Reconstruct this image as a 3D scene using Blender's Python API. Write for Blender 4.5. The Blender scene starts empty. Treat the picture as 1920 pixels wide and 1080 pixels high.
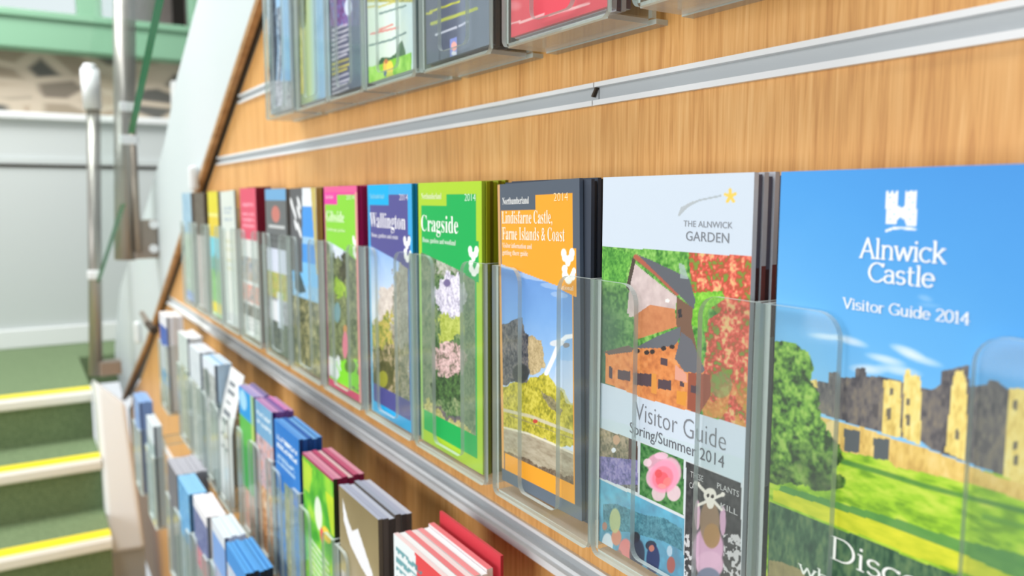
import bpy, math, random
import numpy as np
from mathutils import Matrix, Vector
random.seed(7)
S = bpy.context.scene
COL = S.collection
CZ = 1.322                      # the camera stands 1.322 m above the lower floor

# ------------------------------------------------------------------ camera
F = 1500.0; VX, VY = 27.0, 370.0; CX, CY = 960.0, 540.0
PITCH = math.atan((CY-VY)/F); YAW = math.atan((CX-VX)/F*math.cos(PITCH))
LF = np.array([-math.cos(YAW), math.sin(YAW), 0]); RT = np.array([math.sin(YAW), math.cos(YAW), 0]); UPV = np.array([0, 0, 1.])
FW = LF*math.cos(PITCH)-UPV*math.sin(PITCH); CU = LF*math.sin(PITCH)+UPV*math.cos(PITCH)
cd = bpy.data.cameras.new('camera'); cam = bpy.data.objects.new('camera', cd); COL.objects.link(cam)
cd.sensor_width = 36; cd.lens = F/1920*36; cd.clip_start = 0.01
M = Matrix(((RT[0], CU[0], -FW[0], 0), (RT[1], CU[1], -FW[1], 0), (RT[2], CU[2], -FW[2], CZ), (0, 0, 0, 1)))
cam.matrix_world = M
cd.dof.use_dof = True; cd.dof.focus_distance = 0.46; cd.dof.aperture_fstop = 7.5
S.camera = cam
# ------------------------------------------------------------------ world, lights, exposure
S.view_settings.view_transform = 'Standard'; S.view_settings.look = 'None'
S.view_settings.gamma = 1; S.view_settings.use_curve_mapping = False
S.view_settings.exposure = -0.80
w = bpy.data.worlds.new('world'); S.world = w; w.use_nodes = True
wb = w.node_tree.nodes['Background']; wb.inputs[0].default_value = (0.90, 0.96, 1.0, 1); wb.inputs[1].default_value = 0.46
wn_, wl_ = w.node_tree.nodes, w.node_tree.links      # the sky is brightest beyond the stairwell windows (-X)
wt = wn_.new('ShaderNodeTexCoord'); wx = wn_.new('ShaderNodeSeparateXYZ'); wr = wn_.new('ShaderNodeMapRange')
wr.inputs['From Min'].default_value = -0.80; wr.inputs['From Max'].default_value = -0.95; wr.inputs['To Min'].default_value = 0.46; wr.inputs['To Max'].default_value = 1.7
wl_.new(wt.outputs['Generated'], wx.inputs[0]); wl_.new(wx.outputs['X'], wr.inputs['Value']); wl_.new(wr.outputs[0], wb.inputs[1])
S.cycles.transparent_max_bounces = 48
def area(name, loc, target, sx, sy, power, col=(1, 1, 1)):
    l = bpy.data.lights.new(name, 'AREA'); l.shape = 'RECTANGLE'; l.size = sx; l.size_y = sy; l.energy = power; l.color = col
    o = bpy.data.objects.new(name, l); COL.objects.link(o); o.location = loc
    o.rotation_euler = (Vector(target)-Vector(loc)).to_track_quat('-Z', 'Y').to_euler()
    return o
area('ceiling_panel_light', (-1.0, -0.45, CZ+1.5), (-1.0, 0.3, CZ-0.2), 2.4, 0.4, 34, (1, 0.98, 0.95))
area('front_fill_light', (-0.9, -2.3, CZ+0.05), (-1.1, 0.3, CZ-0.3), 3.0, 1.4, 92, (1, 0.99, 0.97))  # added soft fill from the front, lifts the shaded boards between the rows
area('stairwell_light', (-2.9, -0.5, CZ+2.0), (-2.95, -0.4, CZ-0.6), 1.3, 1.2, 160, (1, 0.99, 0.96))

# ------------------------------------------------------------------ projection helpers (authoring only: photo pixel <-> point on a plane)
def ray(x, y): return FW+RT*((x-CX)/F)+CU*((CY-y)/F)
def onY(x, y, Y): r = ray(x, y); return r*(Y/r[1])
def onX(x, y, X): r = ray(x, y); return r*(X/r[0])
def xpx(x, Y, y=350): return float(onY(x, y, Y)[0])
def px(P):
    z = P@FW
    return CX+F*(P@RT)/z, CY-F*(P@CU)/z

def lin(c):
    c = np.asarray(c, float)/255.0
    return np.where(c <= 0.04045, c/12.92, ((c+0.055)/1.055)**2.4)

# ------------------------------------------------------------------ materials
def mat(name, col=None, rough=0.5, metal=0.0, spec=0.5):
    m = bpy.data.materials.new(name); m.use_nodes = True
    b = m.node_tree.nodes['Principled BSDF']
    if col is not None: b.inputs['Base Color'].default_value = (*lin(col), 1)
    b.inputs['Roughness'].default_value = rough; b.inputs['Metallic'].default_value = metal
    b.inputs['Specular IOR Level'].default_value = spec
    return m
def nodes(m): return m.node_tree.nodes, m.node_tree.links, m.node_tree.nodes['Principled BSDF']
def noise_mat(name, cols, scale, rough=0.6, stretch=(1, 1, 1), bump=0.0, detail=5, pos=None, metal=0.0):
    m = mat(name, None, rough, metal); n, l, b = nodes(m)
    tc = n.new('ShaderNodeTexCoord'); mp = n.new('ShaderNodeMapping'); mp.inputs['Scale'].default_value = stretch
    t = n.new('ShaderNodeTexNoise'); t.inputs['Scale'].default_value = scale; t.inputs['Detail'].default_value = detail
    r = n.new('ShaderNodeValToRGB'); e = r.color_ramp.elements
    pos = pos or [0.3+0.4*i/(len(cols)-1) for i in range(len(cols))]
    while len(e) < len(cols): e.new(0.5)
    for i, c in enumerate(cols): e[i].position = pos[i]; e[i].color = (*lin(c), 1)
    l.new(tc.outputs['Object'], mp.inputs[0]); l.new(mp.outputs[0], t.inputs['Vector'])
    l.new(t.outputs['Fac'], r.inputs[0]); l.new(r.outputs[0], b.inputs['Base Color'])
    if bump:
        bp = n.new('ShaderNodeBump'); bp.inputs['Strength'].default_value = bump; bp.inputs['Distance'].default_value = 0.004
        l.new(t.outputs['Fac'], bp.inputs['Height']); l.new(bp.outputs[0], b.inputs['Normal'])
    return m
def wood_mat():
    m = mat('oak_laminate', None, 0.42, 0, 0.35); n, l, b = nodes(m)
    tc = n.new('ShaderNodeTexCoord')
    def nz(sc, st, det):
        mp = n.new('ShaderNodeMapping'); mp.inputs['Scale'].default_value = st
        t = n.new('ShaderNodeTexNoise'); t.inputs['Scale'].default_value = sc; t.inputs['Detail'].default_value = det
        t.inputs['Distortion'].default_value = 0.4
        l.new(tc.outputs['Object'], mp.inputs[0]); l.new(mp.outputs[0], t.inputs['Vector']); return t
    a = nz(30, (14, 1, 0.55), 5); c = nz(6, (5, 1, 0.35), 3)
    r = n.new('ShaderNodeValToRGB'); e = r.color_ramp.elements; e.new(0.5)
    for i, (p, k) in enumerate([(0.28, (190, 130, 68)), (0.50, (224, 168, 100)), (0.72, (240, 192, 128))]): e[i].position = p; e[i].color = (*lin(k), 1)
    mx = n.new('ShaderNodeMix'); mx.data_type = 'FLOAT'; mx.inputs[0].default_value = 0.35
    l.new(a.outputs['Fac'], mx.inputs[2]); l.new(c.outputs['Fac'], mx.inputs[3])
    l.new(mx.outputs[0], r.inputs[0]); l.new(r.outputs[0], b.inputs['Base Color'])
    return m
def acrylic_mat(name, haze, tint, hazecol=(225, 232, 228), gloss=0.55):
    m = bpy.data.materials.new(name); m.use_nodes = True; n, l = m.node_tree.nodes, m.node_tree.links
    n.remove(n['Principled BSDF']); out = n['Material Output']
    tr = n.new('ShaderNodeBsdfTransparent'); tr.inputs[0].default_value = (*tint, 1)
    df = n.new('ShaderNodeBsdfDiffuse'); df.inputs[0].default_value = (*lin(hazecol), 1)
    gl = n.new('ShaderNodeBsdfGlossy'); gl.inputs['Roughness'].default_value = 0.06
    fc = n.new('ShaderNodeLayerWeight'); fc.inputs[0].default_value = 0.5
    pw = n.new('ShaderNodeMath'); pw.operation = 'POWER'; pw.inputs[1].default_value = 5
    fr = n.new('ShaderNodeMath'); fr.operation = 'MULTIPLY_ADD'; fr.inputs[1].default_value = gloss; fr.inputs[2].default_value = 0.02
    l.new(fc.outputs['Facing'], pw.inputs[0]); l.new(pw.outputs[0], fr.inputs[0])
    m1 = n.new('ShaderNodeMixShader'); m1.inputs[0].default_value = haze
    m2 = n.new('ShaderNodeMixShader')
    l.new(tr.outputs[0], m1.inputs[1]); l.new(df.outputs[0], m1.inputs[2])
    l.new(fr.outputs[0], m2.inputs[0]); l.new(m1.outputs[0], m2.inputs[1]); l.new(gl.outputs[0], m2.inputs[2])
    l.new(m2.outputs[0], out.inputs['Surface'])
    return m
def print_mat():
    m = mat('printed_paper', None, 0.45, 0, 0.25); n, l, b = nodes(m)
    a = n.new('ShaderNodeVertexColor'); a.layer_name = 'Col'
    l.new(a.outputs[0], b.inputs['Base Color']); return m
def stone_mat():
    m = mat('rubble_stone', None, 0.9); n, l, b = nodes(m)
    tc = n.new('ShaderNodeTexCoord'); mp = n.new('ShaderNodeMapping'); mp.inputs['Scale'].default_value = (1, 3.4, 7.6)
    br = n.new('ShaderNodeTexVoronoi'); br.inputs['Scale'].default_value = 1.6; br.inputs['Randomness'].default_value = 0.8
    r = n.new('ShaderNodeValToRGB'); r.color_ramp.interpolation = 'CONSTANT'; e = r.color_ramp.elements
    while len(e) < 5: e.new(0.5)
    for i, (p, k) in enumerate([(0, (92, 92, 88)), (0.28, (150, 138, 120)), (0.5, (172, 158, 138)), (0.68, (120, 112, 100)), (0.84, (142, 118, 96))]): e[i].position = p; e[i].color = (*lin(k), 1)
    ed = n.new('ShaderNodeTexVoronoi'); ed.feature = 'DISTANCE_TO_EDGE'; ed.inputs['Scale'].default_value = 1.6; ed.inputs['Randomness'].default_value = 0.8
    rr = n.new('ShaderNodeValToRGB'); rr.color_ramp.elements[0].position = 0.07; rr.color_ramp.elements[1].position = 0.22
    sep = n.new('ShaderNodeSeparateColor'); mx = n.new('ShaderNodeMix'); mx.data_type = 'RGBA'
    mx.inputs[6].default_value = (*lin((188, 176, 158)), 1)
    l.new(tc.outputs['Object'], mp.inputs[0])
    for v in (br, ed): l.new(mp.outputs[0], v.inputs['Vector'])
    l.new(br.outputs['Color'], sep.inputs[0]); l.new(sep.outputs[0], r.inputs[0]); l.new(r.outputs[0], mx.inputs[7])
    l.new(ed.outputs['Distance'], rr.inputs[0]); l.new(rr.outputs[0], mx.inputs[0]); l.new(mx.outputs[2], b.inputs['Base Color'])
    return m
M_WOOD = wood_mat()
M_LIP = noise_mat('oak_lipping', [(150, 110, 66), (186, 144, 96)], 20, 0.5, (1, 1, 6))
M_ALU = mat('brushed_aluminium', (232, 235, 238), 0.45, 0.0)
M_ALUIN = mat('aluminium_channel', (182, 188, 192), 0.5, 0.15)
M_STEEL = noise_mat('satin_steel', [(140, 138, 132), (178, 176, 172)], 8, 0.34, (1, 1, 0.2), metal=0.6)
M_BRONZE = mat('brushed_bracket', (158, 148, 138), 0.4, 0.6)
M_WHITE = mat('white_paint', (226, 230, 231), 0.5)
M_WALL = mat('pale_grey_panel', (196, 203, 203), 0.55)
M_DARK = mat('dark_parts_gap_shade', (62, 50, 38), 0.8)  # dark brown for small parts, and for shade painted into gaps
M_GREENP = mat('sage_green_paint', (128, 174, 144), 0.5)
M_CARPET = noise_mat('green_carpet', [(82, 104, 70), (134, 156, 116)], 260, 0.95, bump=0.5)
M_NOSE = mat('white_nosing', (232, 234, 228), 0.45)
M_YEL = mat('yellow_strip', (246, 226, 40), 0.5)
M_FLOOR = noise_mat('pale_floor', [(196, 186, 170), (214, 206, 192)], 20, 0.6)
M_STONE = stone_mat()
M_ACR = acrylic_mat('clear_acrylic', 0.028, (0.972, 0.986, 0.978), gloss=0.4)
M_ACRE = acrylic_mat('acrylic_edge', 0.72, (0.9, 0.95, 0.94), (214, 226, 224))
M_ACRB = acrylic_mat('acrylic_base_sheen', 0.34, (0.92, 0.95, 0.95), (225, 228, 230))  # clear bases; their pale grazing sheen is mixed in as diffuse colour
M_GLASS = acrylic_mat('balustrade_glass', 0.0, (0.965, 0.99, 0.98), gloss=0.12)
M_GLASSE = mat('green_glass_edge', (38, 140, 100), 0.2)
M_PRINT = print_mat()
M_OUT = noise_mat('pale_sandstone', [(196, 172, 160), (226, 208, 200)], 6, 0.9)

# ------------------------------------------------------------------ object helpers
def tag(o, label=None, cat=None, group=None, kind=None):
    if label: o['label'] = label
    if cat: o['category'] = cat
    if group: o['group'] = group
    if kind: o['kind'] = kind
    return o
def empty(name, loc):
    o = bpy.data.objects.new(name, None); COL.objects.link(o); o.location = (loc[0], loc[1], loc[2]); o.empty_display_size = 0.02
    return o
class MB:
    """collects faces for one mesh; coordinates are relative to the camera height (z) and shifted on build"""
    def __init__(s): s.v = []; s.f = []; s.m = []; s.mats = []
    def mi(s, m):
        if m not in s.mats: s.mats.append(m)
        return s.mats.index(m)
    def face(s, idx, m): s.f.append(idx); s.m.append(s.mi(m))
    def box(s, x0, x1, y0, y1, z0, z1, m, ms=None):
        b = len(s.v)
        s.v += [(x, y, z) for z in (z0, z1) for y in (y0, y1) for x in (x0, x1)]
        fs = dict(b=(0, 2, 3, 1), t=(4, 5, 7, 6), f=(0, 1, 5, 4), k=(2, 6, 7, 3), l=(0, 4, 6, 2), r=(1, 3, 7, 5))
        for k, q in fs.items(): s.face([b+i for i in q], (ms or {}).get(k, m))
        return s
    def prism(s, pts, axis, a0, a1, m, me=None):
        """pts: 2D outline; axis 'y': (x,z) extruded in y; 'x': (y,z); 'z': (x,y)"""
        ar = sum(pts[i][0]*pts[(i+1) % len(pts)][1]-pts[(i+1) % len(pts)][0]*pts[i][1] for i in range(len(pts)))
        if ar < 0: pts = pts[::-1]
        b = len(s.v); n = len(pts)
        P = {'y': lambda p, a: (p[0], a, p[1]), 'x': lambda p, a: (a, p[0], p[1]), 'z': lambda p, a: (p[0], p[1], a)}[axis]
        for a in (a0, a1): s.v += [P(p, a) for p in pts]
        A = list(range(b, b+n)); B = list(range(b+n, b+2*n))
        flip = (axis == 'y')
        s.face(A if flip else A[::-1], m); s.face(B[::-1] if flip else B, m)
        for i in range(n):
            q = [A[i], A[(i+1) % n], B[(i+1) % n], B[i]]
            s.face(q[::-1] if flip else q, me or m)
        return s
    def tube(s, p0, p1, r0, m, r1=None, n=20, caps=True):
        p0 = Vector(p0); p1 = Vector(p1); r1 = r0 if r1 is None else r1
        d = (p1-p0).normalized(); u = d.orthogonal().normalized(); w_ = d.cross(u); b = len(s.v)
        for p, r in ((p0, r0), (p1, r1)):
            for i in range(n):
                a = 2*math.pi*i/n; s.v.append(tuple(p+u*(r*math.cos(a))+w_*(r*math.sin(a))))
        for i in range(n): s.face([b+i, b+(i+1) % n, b+n+(i+1) % n, b+n+i], m)
        if caps: s.face([b+i for i in range(n)][::-1], m); s.face([b+n+i for i in range(n)], m)
        return s
    def hull8(s, P, m, ms=None):
        """P: 8 points, front quad (4) then back quad (4)"""
        b = len(s.v); s.v += [tuple(p) for p in P]
        for k, q in enumerate([(0, 1, 2, 3), (7, 6, 5, 4), (0, 4, 5, 1), (1, 5, 6, 2), (2, 6, 7, 3), (3, 7, 4, 0)]): s.face([b+i for i in q], (ms or {}).get(k, m))
        return s
    def build(s, name, parent=None, bevel=0.0, smooth=False, origin=None):
        me = bpy.data.meshes.new(name)
        V = np.array(s.v, float); V[:, 2] += CZ
        off = np.array(parent.location)+(np.array(parent.parent.location) if parent.parent else 0) if parent is not None else (np.array(origin, float) if origin is not None else np.array([(V[:, 0].min()+V[:, 0].max())/2, (V[:, 1].min()+V[:, 1].max())/2, V[:, 2].min()]))
        me.from_pydata((V-off).tolist(), [], s.f)
        for m in s.mats: me.materials.append(m)
        me.polygons.foreach_set('material_index', s.m)
        me.update()
        o = bpy.data.objects.new(name, me); COL.objects.link(o)
        if parent is not None: o.parent = parent
        else: o.location = off
        if smooth:
            for p in me.polygons: p.use_smooth = len(p.vertices) == 4
        if bevel:
            bv = o.modifiers.new('bevel', 'BEVEL'); bv.width = bevel; bv.segments = 2; bv.limit_method = 'ANGLE'; bv.angle_limit = math.radians(40)
        return o

# ------------------------------------------------------------------ printed covers
def serif(t):
    r = ''
    for ch in t:
        if 'a' <= ch <= 'z': r += chr(0x1D41A+ord(ch)-97)
        elif 'A' <= ch <= 'Z': r += chr(0x1D400+ord(ch)-65)
        elif '0' <= ch <= '9': r += chr(0x1D7CE+ord(ch)-48)
        else: r += ch
    return r
def text_mesh(body, offset=0.0):
    c = bpy.data.curves.new('txt', 'FONT'); c.body = body; c.resolution_u = 3; c.offset = offset
    o = bpy.data.objects.new('txt', c); m = bpy.data.meshes.new_from_object(o)
    V = np.array([v.co[:] for v in m.vertices]).reshape(-1, 3); f = [list(p.vertices) for p in m.polygons]
    bpy.data.meshes.remove(m); bpy.data.objects.remove(o); bpy.data.curves.remove(c)
    return V, f
def _arc(cx, cy, rx, ry, a0, a1, n=14): return [(cx+rx*math.cos(math.radians(a0+(a1-a0)*i/n)), cy+ry*math.sin(math.radians(a0+(a1-a0)*i/n))) for i in range(n+1)]
def _glyphs():
    xh = .66; b = .33; S_ = lambda x, y, w=.10: [(x-w, y), (x+w, y)]
    g = {}
    g['A'] = (.74, [[(.06, 0), (.37, 1), (.68, 0)], [(.17, .34), (.57, .34)], S_(.06, 0, .07), S_(.68, 0, .09)])
    g['C'] = (.72, [_arc(.40, .5, .36, .5, 42, 318, 22), [(.67, .84), (.69, .98)]])
    g['D'] = (.82, [[(.14, 0), (.14, 1)], [(.04, 1), (.36, 1)]+_arc(.36, .5, .38, .5, 90, -90, 18)+[(.04, 0)]])
    g['G'] = (.78, [_arc(.40, .5, .36, .5, 42, 330, 22), [(.46, .42), (.74, .42)], [(.70, .42), (.70, .05)], [(.67, .84), (.69, .98)]])
    g['V'] = (.72, [[(.06, 1), (.36, 0), (.66, 1)], S_(.06, 1), S_(.66, 1)])
    g['a'] = (.54, [[(.07, .54)]+_arc(.25, .46, .18, .2, 150, 0, 10)+[(.43, .06), (.50, 0)], _arc(.24, .19, .19, .19, 60, 330, 14)+[(.43, .14)], [(.33, .385), (.43, .40)]])
    g['c'] = (.54, [_arc(.30, b, .25, b, 48, 312, 18), [(.47, .56), (.48, .64)]])
    g['d'] = (.62, [_arc(.28, b, .23, b, 0, 360, 22), [(.51, 1), (.51, 0), (.58, 0)], [(.42, 1), (.51, 1)]])
    g['e'] = (.56, [[(.05, .36), (.51, .36)]+_arc(.28, b, .23, b, 6, 318, 20)])
    g['h'] = (.64, [[(.13, 0), (.13, 1), (.05, 1)], [(.13, .46)]+_arc(.32, .44, .19, .22, 160, 0, 10)+[(.51, 0)], S_(.13, 0, .09), S_(.51, 0, .09)])
    g['i'] = (.28, [[(.14, 0), (.14, xh), (.05, xh)], S_(.14, 0), [(.14, .86), (.14, .93)]])
    g['k'] = (.60, [[(.13, 0), (.13, 1), (.05, 1)], [(.13, .25), (.48, xh)], [(.26, .38), (.54, 0)], S_(.13, 0, .09), S_(.48, xh, .08), S_(.55, 0, .06)])
    g['l'] = (.28, [[(.14, 0), (.14, 1), (.05, 1)], S_(.14, 0)])
    g['n'] = (.64, [[(.13, 0), (.13, xh), (.05, xh)], [(.13, .46)]+_arc(.32, .44, .19, .22, 160, 0, 10)+[(.51, 0)], S_(.13, 0, .09), S_(.51, 0, .09)])
    g['o'] = (.60, [_arc(.30, b, .25, b, 0, 360, 24)])
    g['r'] = (.46, [[(.13, 0), (.13, xh), (.05, xh)], [(.13, .42)]+_arc(.33, .44, .2, .21, 170, 70, 8), S_(.13, 0)])
    g['s'] = (.48, [_arc(.24, .49, .16, .17, 30, 250, 14)+_arc(.24, .17, .18, .17, 80, -150, 14)])
    g['t'] = (.40, [[(.17, .88), (.17, .14)]+_arc(.28, .12, .11, .12, 180, 300, 8), [(.05, xh), (.34, xh)]])
    g['u'] = (.64, [[(.05, xh), (.13, xh), (.13, .2)]+_arc(.30, .2, .17, .2, 180, 340, 10), [(.42, xh), (.51, xh), (.51, 0), (.58, 0)]])
    g['v'] = (.56, [[(.06, xh), (.28, 0), (.50, xh)], S_(.06, xh, .08), S_(.50, xh, .08)])
    g['w'] = (.84, [[(.06, xh), (.24, 0), (.42, .60), (.60, 0), (.78, xh)], S_(.06, xh, .08), S_(.78, xh, .08)])
    g['0'] = (.60, [_arc(.30, .5, .24, .5, 0, 360, 24)])
    g['1'] = (.40, [[(.08, .84), (.20, 1), (.20, 0)], S_(.20, 0, .12)])
    g['2'] = (.58, [_arc(.28, .74, .22, .26, 160, -20, 12)+[(.06, 0), (.52, 0), (.52, .08)]])
    g['4'] = (.62, [[(.42, 0), (.42, 1), (.04, .28), (.58, .28)], S_(.42, 0, .1)])
    g[' '] = (.34, []); return g
GLYPH = _glyphs()
def stroke_mesh(body, wt, thin=0.62):
    """light serif lettering: every stroke a flat ribbon, horizontals thinner than verticals; cap height 1"""
    V = []; Fc = []; x = 0
    for ch in body:
        adv, strokes = GLYPH[ch]
        for st in strokes:
            for (ax, ay), (bx, by) in zip(st, st[1:]):
                L = math.hypot(bx-ax, by-ay) or 1e-6; tx, ty = (bx-ax)/L, (by-ay)/L
                h = wt/2*(thin+(1-thin)*abs(ty)); e = h*0.5; k = len(V)
                ax_, ay_, bx_, by_ = ax-tx*e, ay-ty*e, bx+tx*e, by+ty*e
                V += [(x+ax_+ty*h, ay_-tx*h), (x+bx_+ty*h, by_-tx*h), (x+bx_-ty*h, by_+tx*h), (x+ax_-ty*h, ay_+tx*h)]; Fc.append([k, k+1, k+2, k+3])
        x += adv
    V = np.array(V); lay = np.repeat((np.arange(len(V)//4)*7 % 13)*1.0, 4)
    return np.hstack([V, lay[:, None]]), Fc
class Pic:
    """the colour print of one cover, laid out on a grid of points"""
    def __init__(s, x0, x1, z0, z1, Y, nx, nz, seed=0):
        s.b = (x0, x1, z0, z1, Y); s.nx, s.nz = nx, nz; s.rng = np.random.RandomState(seed)
        X, Z = np.meshgrid(np.linspace(x0, x1, nx), np.linspace(z1, z0, nz))
        s.X, s.Z = X, Z; s.U = (X-x0)/(x1-x0); s.V = (z1-Z)/(z1-z0)
        P = np.stack([X, np.full_like(X, Y), Z], -1); s.PX, s.PY = px(P)
        s.C = np.ones((nz, nx, 3)); s.o = (0, 0, 1.0); s.texts = []; s.wob = 0
        if nx > 20: s.wx = 2*s.noise(.007, 3)-1; s.wy = 2*s.noise(.007, 3)-1
    def crop(s, ox, oy, k): s.o = (ox, oy, k); return s
    def q(s, x, y): return s.o[0]+x/s.o[2], s.o[1]+y/s.o[2]
    def gx(s): return (s.PX-s.o[0])*s.o[2]
    def gy(s): return (s.PY-s.o[1])*s.o[2]
    def noise(s, cell, octv=3, sx=1.0, sz=1.0):
        """value noise, cell in metres"""
        out = np.zeros_like(s.X); amp = 1; tot = 0
        for k in range(octv):
            gx = (s.X-s.b[0])/(cell*sx); gz = (s.b[3]-s.Z)/(cell*sz)
            G = s.rng.rand(int(gz.max())+3, int(gx.max())+3)
            i = gx.astype(int); j = gz.astype(int); fx = gx-i; fz = gz-j
            fx = fx*fx*(3-2*fx); fz = fz*fz*(3-2*fz)
            out += amp*((G[j, i]*(1-fx)+G[j, i+1]*fx)*(1-fz)+(G[j+1, i]*(1-fx)+G[j+1, i+1]*fx)*fz)
            tot += amp; amp *= 0.55; cell *= 0.5
        return out/tot
    def inpoly(s, pts, uv=False):
        x, y = (s.U, s.V) if uv else (s.gx(), s.gy())
        if s.wob and not uv: x = x+s.wx*s.wob*s.o[2]; y = y+s.wy*s.wob*s.o[2]
        m = np.zeros(x.shape, bool); n = len(pts)
        for i in range(n):
            (xa, ya), (xb, yb) = pts[i], pts[(i+1) % n]
            if ya == yb: continue
            c = ((ya > y) != (yb > y)) & (x < (xb-xa)*(y-ya)/(yb-ya)+xa); m ^= c
        return m
    def mix(s, m, c, a=1.0):
        a = np.asarray(m, float)*a; c = np.asarray(c, float)
        if c.ndim == 1: c = c/255.0
        s.C = s.C*(1-a[..., None])+c*a[..., None]; return s
    def poly(s, pts, c, a=1.0, uv=False): return s.mix(s.inpoly(pts, uv), c, a)
    def rect(s, u0, v0, u1, v1, c, a=1.0): return s.mix((s.U >= u0) & (s.U <= u1) & (s.V >= v0) & (s.V <= v1), c, a)
    def ell(s, x, y, rx, ry, c, a=1.0, rot=0, uv=False, soft=0.3):
        X, Y = (s.U, s.V) if uv else (s.gx(), s.gy())
        dx, dy = X-x, Y-y; cr, sr = math.cos(rot), math.sin(rot)
        d = ((dx*cr+dy*sr)/rx)**2+((-dx*sr+dy*cr)/ry)**2
        return s.mix(np.clip((1.15-d)/soft, 0, 1), c, a)
    def line(s, pts, wd, c, a=1.0, uv=False):
        X, Y = (s.U, s.V) if uv else (s.gx(), s.gy()); m = np.zeros(X.shape)
        for (xa, ya), (xb, yb) in zip(pts, pts[1:]):
            L2 = (xb-xa)**2+(yb-ya)**2+1e-9; t = np.clip(((X-xa)*(xb-xa)+(Y-ya)*(yb-ya))/L2, 0, 1)
            d = np.hypot(X-xa-t*(xb-xa), Y-ya-t*(yb-ya)); m = np.maximum(m, np.clip((wd/2-d)/(wd*0.25+1e-9)+0.5, 0, 1))
        return s.mix(m, c, a)
    def ramp(s, n, cols, m=None, a=1.0):
        cols = np.array(cols, float)/255.; t = np.clip(n, 0, 0.9999)*(len(cols)-1); i = t.astype(int); f = (t-i)[..., None]
        c = cols[i]*(1-f)+cols[np.minimum(i+1, len(cols)-1)]*f
        return s.mix(np.ones_like(s.X) if m is None else m, c, a)
    def foliage(s, m, cols, cell=0.006, a=1.0, con=1.6, **k):
        n = np.clip((0.5*s.noise(cell, 3, **k)+0.5*s.noise(cell*0.3, 2, **k)-0.5)*con*1.7+0.5, 0, 1); return s.ramp(n, cols, m, a)
    def text(s, body, xl, yl, xr, cap, c, ser=False, thin=0.0, yr=None):
        """baseline left end, right end (photo px, in the current crop), cap height in px"""
        (ax, ay), (bx, by) = s.q(xl, yl), s.q(xr, yl if yr is None else yr)
        A = onY(ax, ay, s.b[4]); x1 = onY(bx, by, s.b[4])[0]; h = abs(onY(ax, ay-cap/s.o[2], s.b[4])[2]-A[2])
        s.texts.append((serif(body) if ser else body, A[0], x1, A[2], h, np.array(c, float), thin)); return s
def leaflet(name, label, cat, group, pic, t, edge=(235, 235, 232), right=None, top=None, left=None, rot=0.0, pivot=None, dz_lines=None):
    """one leaflet: body box, printed front and lettering in one mesh, its front at pic plane, thickness t"""
    x0, x1, z0, z1, Y = pic.b; nx, nz = pic.nx, pic.nz
    V = np.stack([pic.X, np.full_like(pic.X, Y), pic.Z], -1).reshape(-1, 3)
    C = lin(np.clip(pic.C, 0, 1).reshape(-1, 3)*255)
    I = np.arange(nx*nz).reshape(nz, nx)
    Q = np.stack([I[1:, :-1], I[1:, 1:], I[:-1, 1:], I[:-1, :-1]], -1).reshape(-1, 4)
    faces = Q.tolist(); cc = [C[Q].reshape(-1, 3)]; V = [V]; nb = nx*nz
    e = 0.0
    def quad(P, c):
        nonlocal nb
        V.append(np.array(P, float)); faces.append([nb, nb+1, nb+2, nb+3]); nb += 4; cc.append(np.tile(lin(c), (4, 1)))
    right = right or [(0, edge), (1, edge)]
    if not isinstance(right, list): right = [(0, right), (1, right)]
    for (a, ca), (b, _) in zip(right, right[1:]):
        za, zb = z1-(z1-z0)*a, z1-(z1-z0)*b
        quad([(x1, Y, zb), (x1, Y+t, zb), (x1, Y+t, za), (x1, Y, za)], ca)
    lc = left or edge
    quad([(x0, Y+t, z0), (x0, Y, z0), (x0, Y, z1), (x0, Y+t, z1)], lc)
    tc = top or edge
    quad([(x0, Y, z1), (x1, Y, z1), (x1, Y+t, z1), (x0, Y+t, z1)], tc)
    quad([(x0, Y+t, z0), (x1, Y+t, z0), (x1, Y, z0), (x0, Y, z0)], edge)
    quad([(x1, Y+t, z0), (x0, Y+t, z0), (x0, Y+t, z1), (x1, Y+t, z1)], edge)
    for body, xa, xb, zb, h, c, thin in pic.texts:
        if thin > 1: tv, tf = stroke_mesh(body, thin-1); ch_ = 1.0
        else:
            tv, tf = text_mesh(body, thin)
            hv, _ = text_mesh(serif('H') if ord(body[0]) > 1000 else 'H'); ch_ = hv[:, 1].max()
        sx = (xb-xa)/(tv[:, 0].max()-tv[:, 0].min()); sz = h/ch_
        V.append(np.stack([xa+(tv[:, 0]-tv[:, 0].min())*sx, Y-0.00016-(tv[:, 2]*0.000008 if thin > 1 else 0*tv[:, 2]), zb+tv[:, 1]*sz], -1))
        for f in tf: faces.append([nb+i for i in f]); cc.append(np.tile(lin(c), (len(f), 1)))
        nb += len(tv)
    V = np.concatenate(V)
    if rot:
        pv = pivot or ((x0+x1)/2, z0); a = math.radians(rot); dx, dz = V[:, 0]-pv[0], V[:, 2]-pv[1]
        V[:, 0] = pv[0]+dx*math.cos(a)+dz*math.sin(a); V[:, 2] = pv[1]-dx*math.sin(a)+dz*math.cos(a)
    off = np.array([(x0+x1)/2, Y+t/2, z0]); me = bpy.data.meshes.new(name)
    me.from_pydata((V-off).tolist(), [], faces); me.materials.append(M_PRINT)
    ca = me.color_attributes.new('Col', 'FLOAT_COLOR', 'CORNER'); arr = np.concatenate(cc); arr = np.hstack([arr, np.ones((len(arr), 1))])
    ca.data.foreach_set('color', arr.astype(np.float32).ravel()); me.update()
    o = bpy.data.objects.new(name, me); COL.objects.link(o); o.location = (off[0], off[1], off[2]+CZ)
    return tag(o, label, cat, group)
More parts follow.
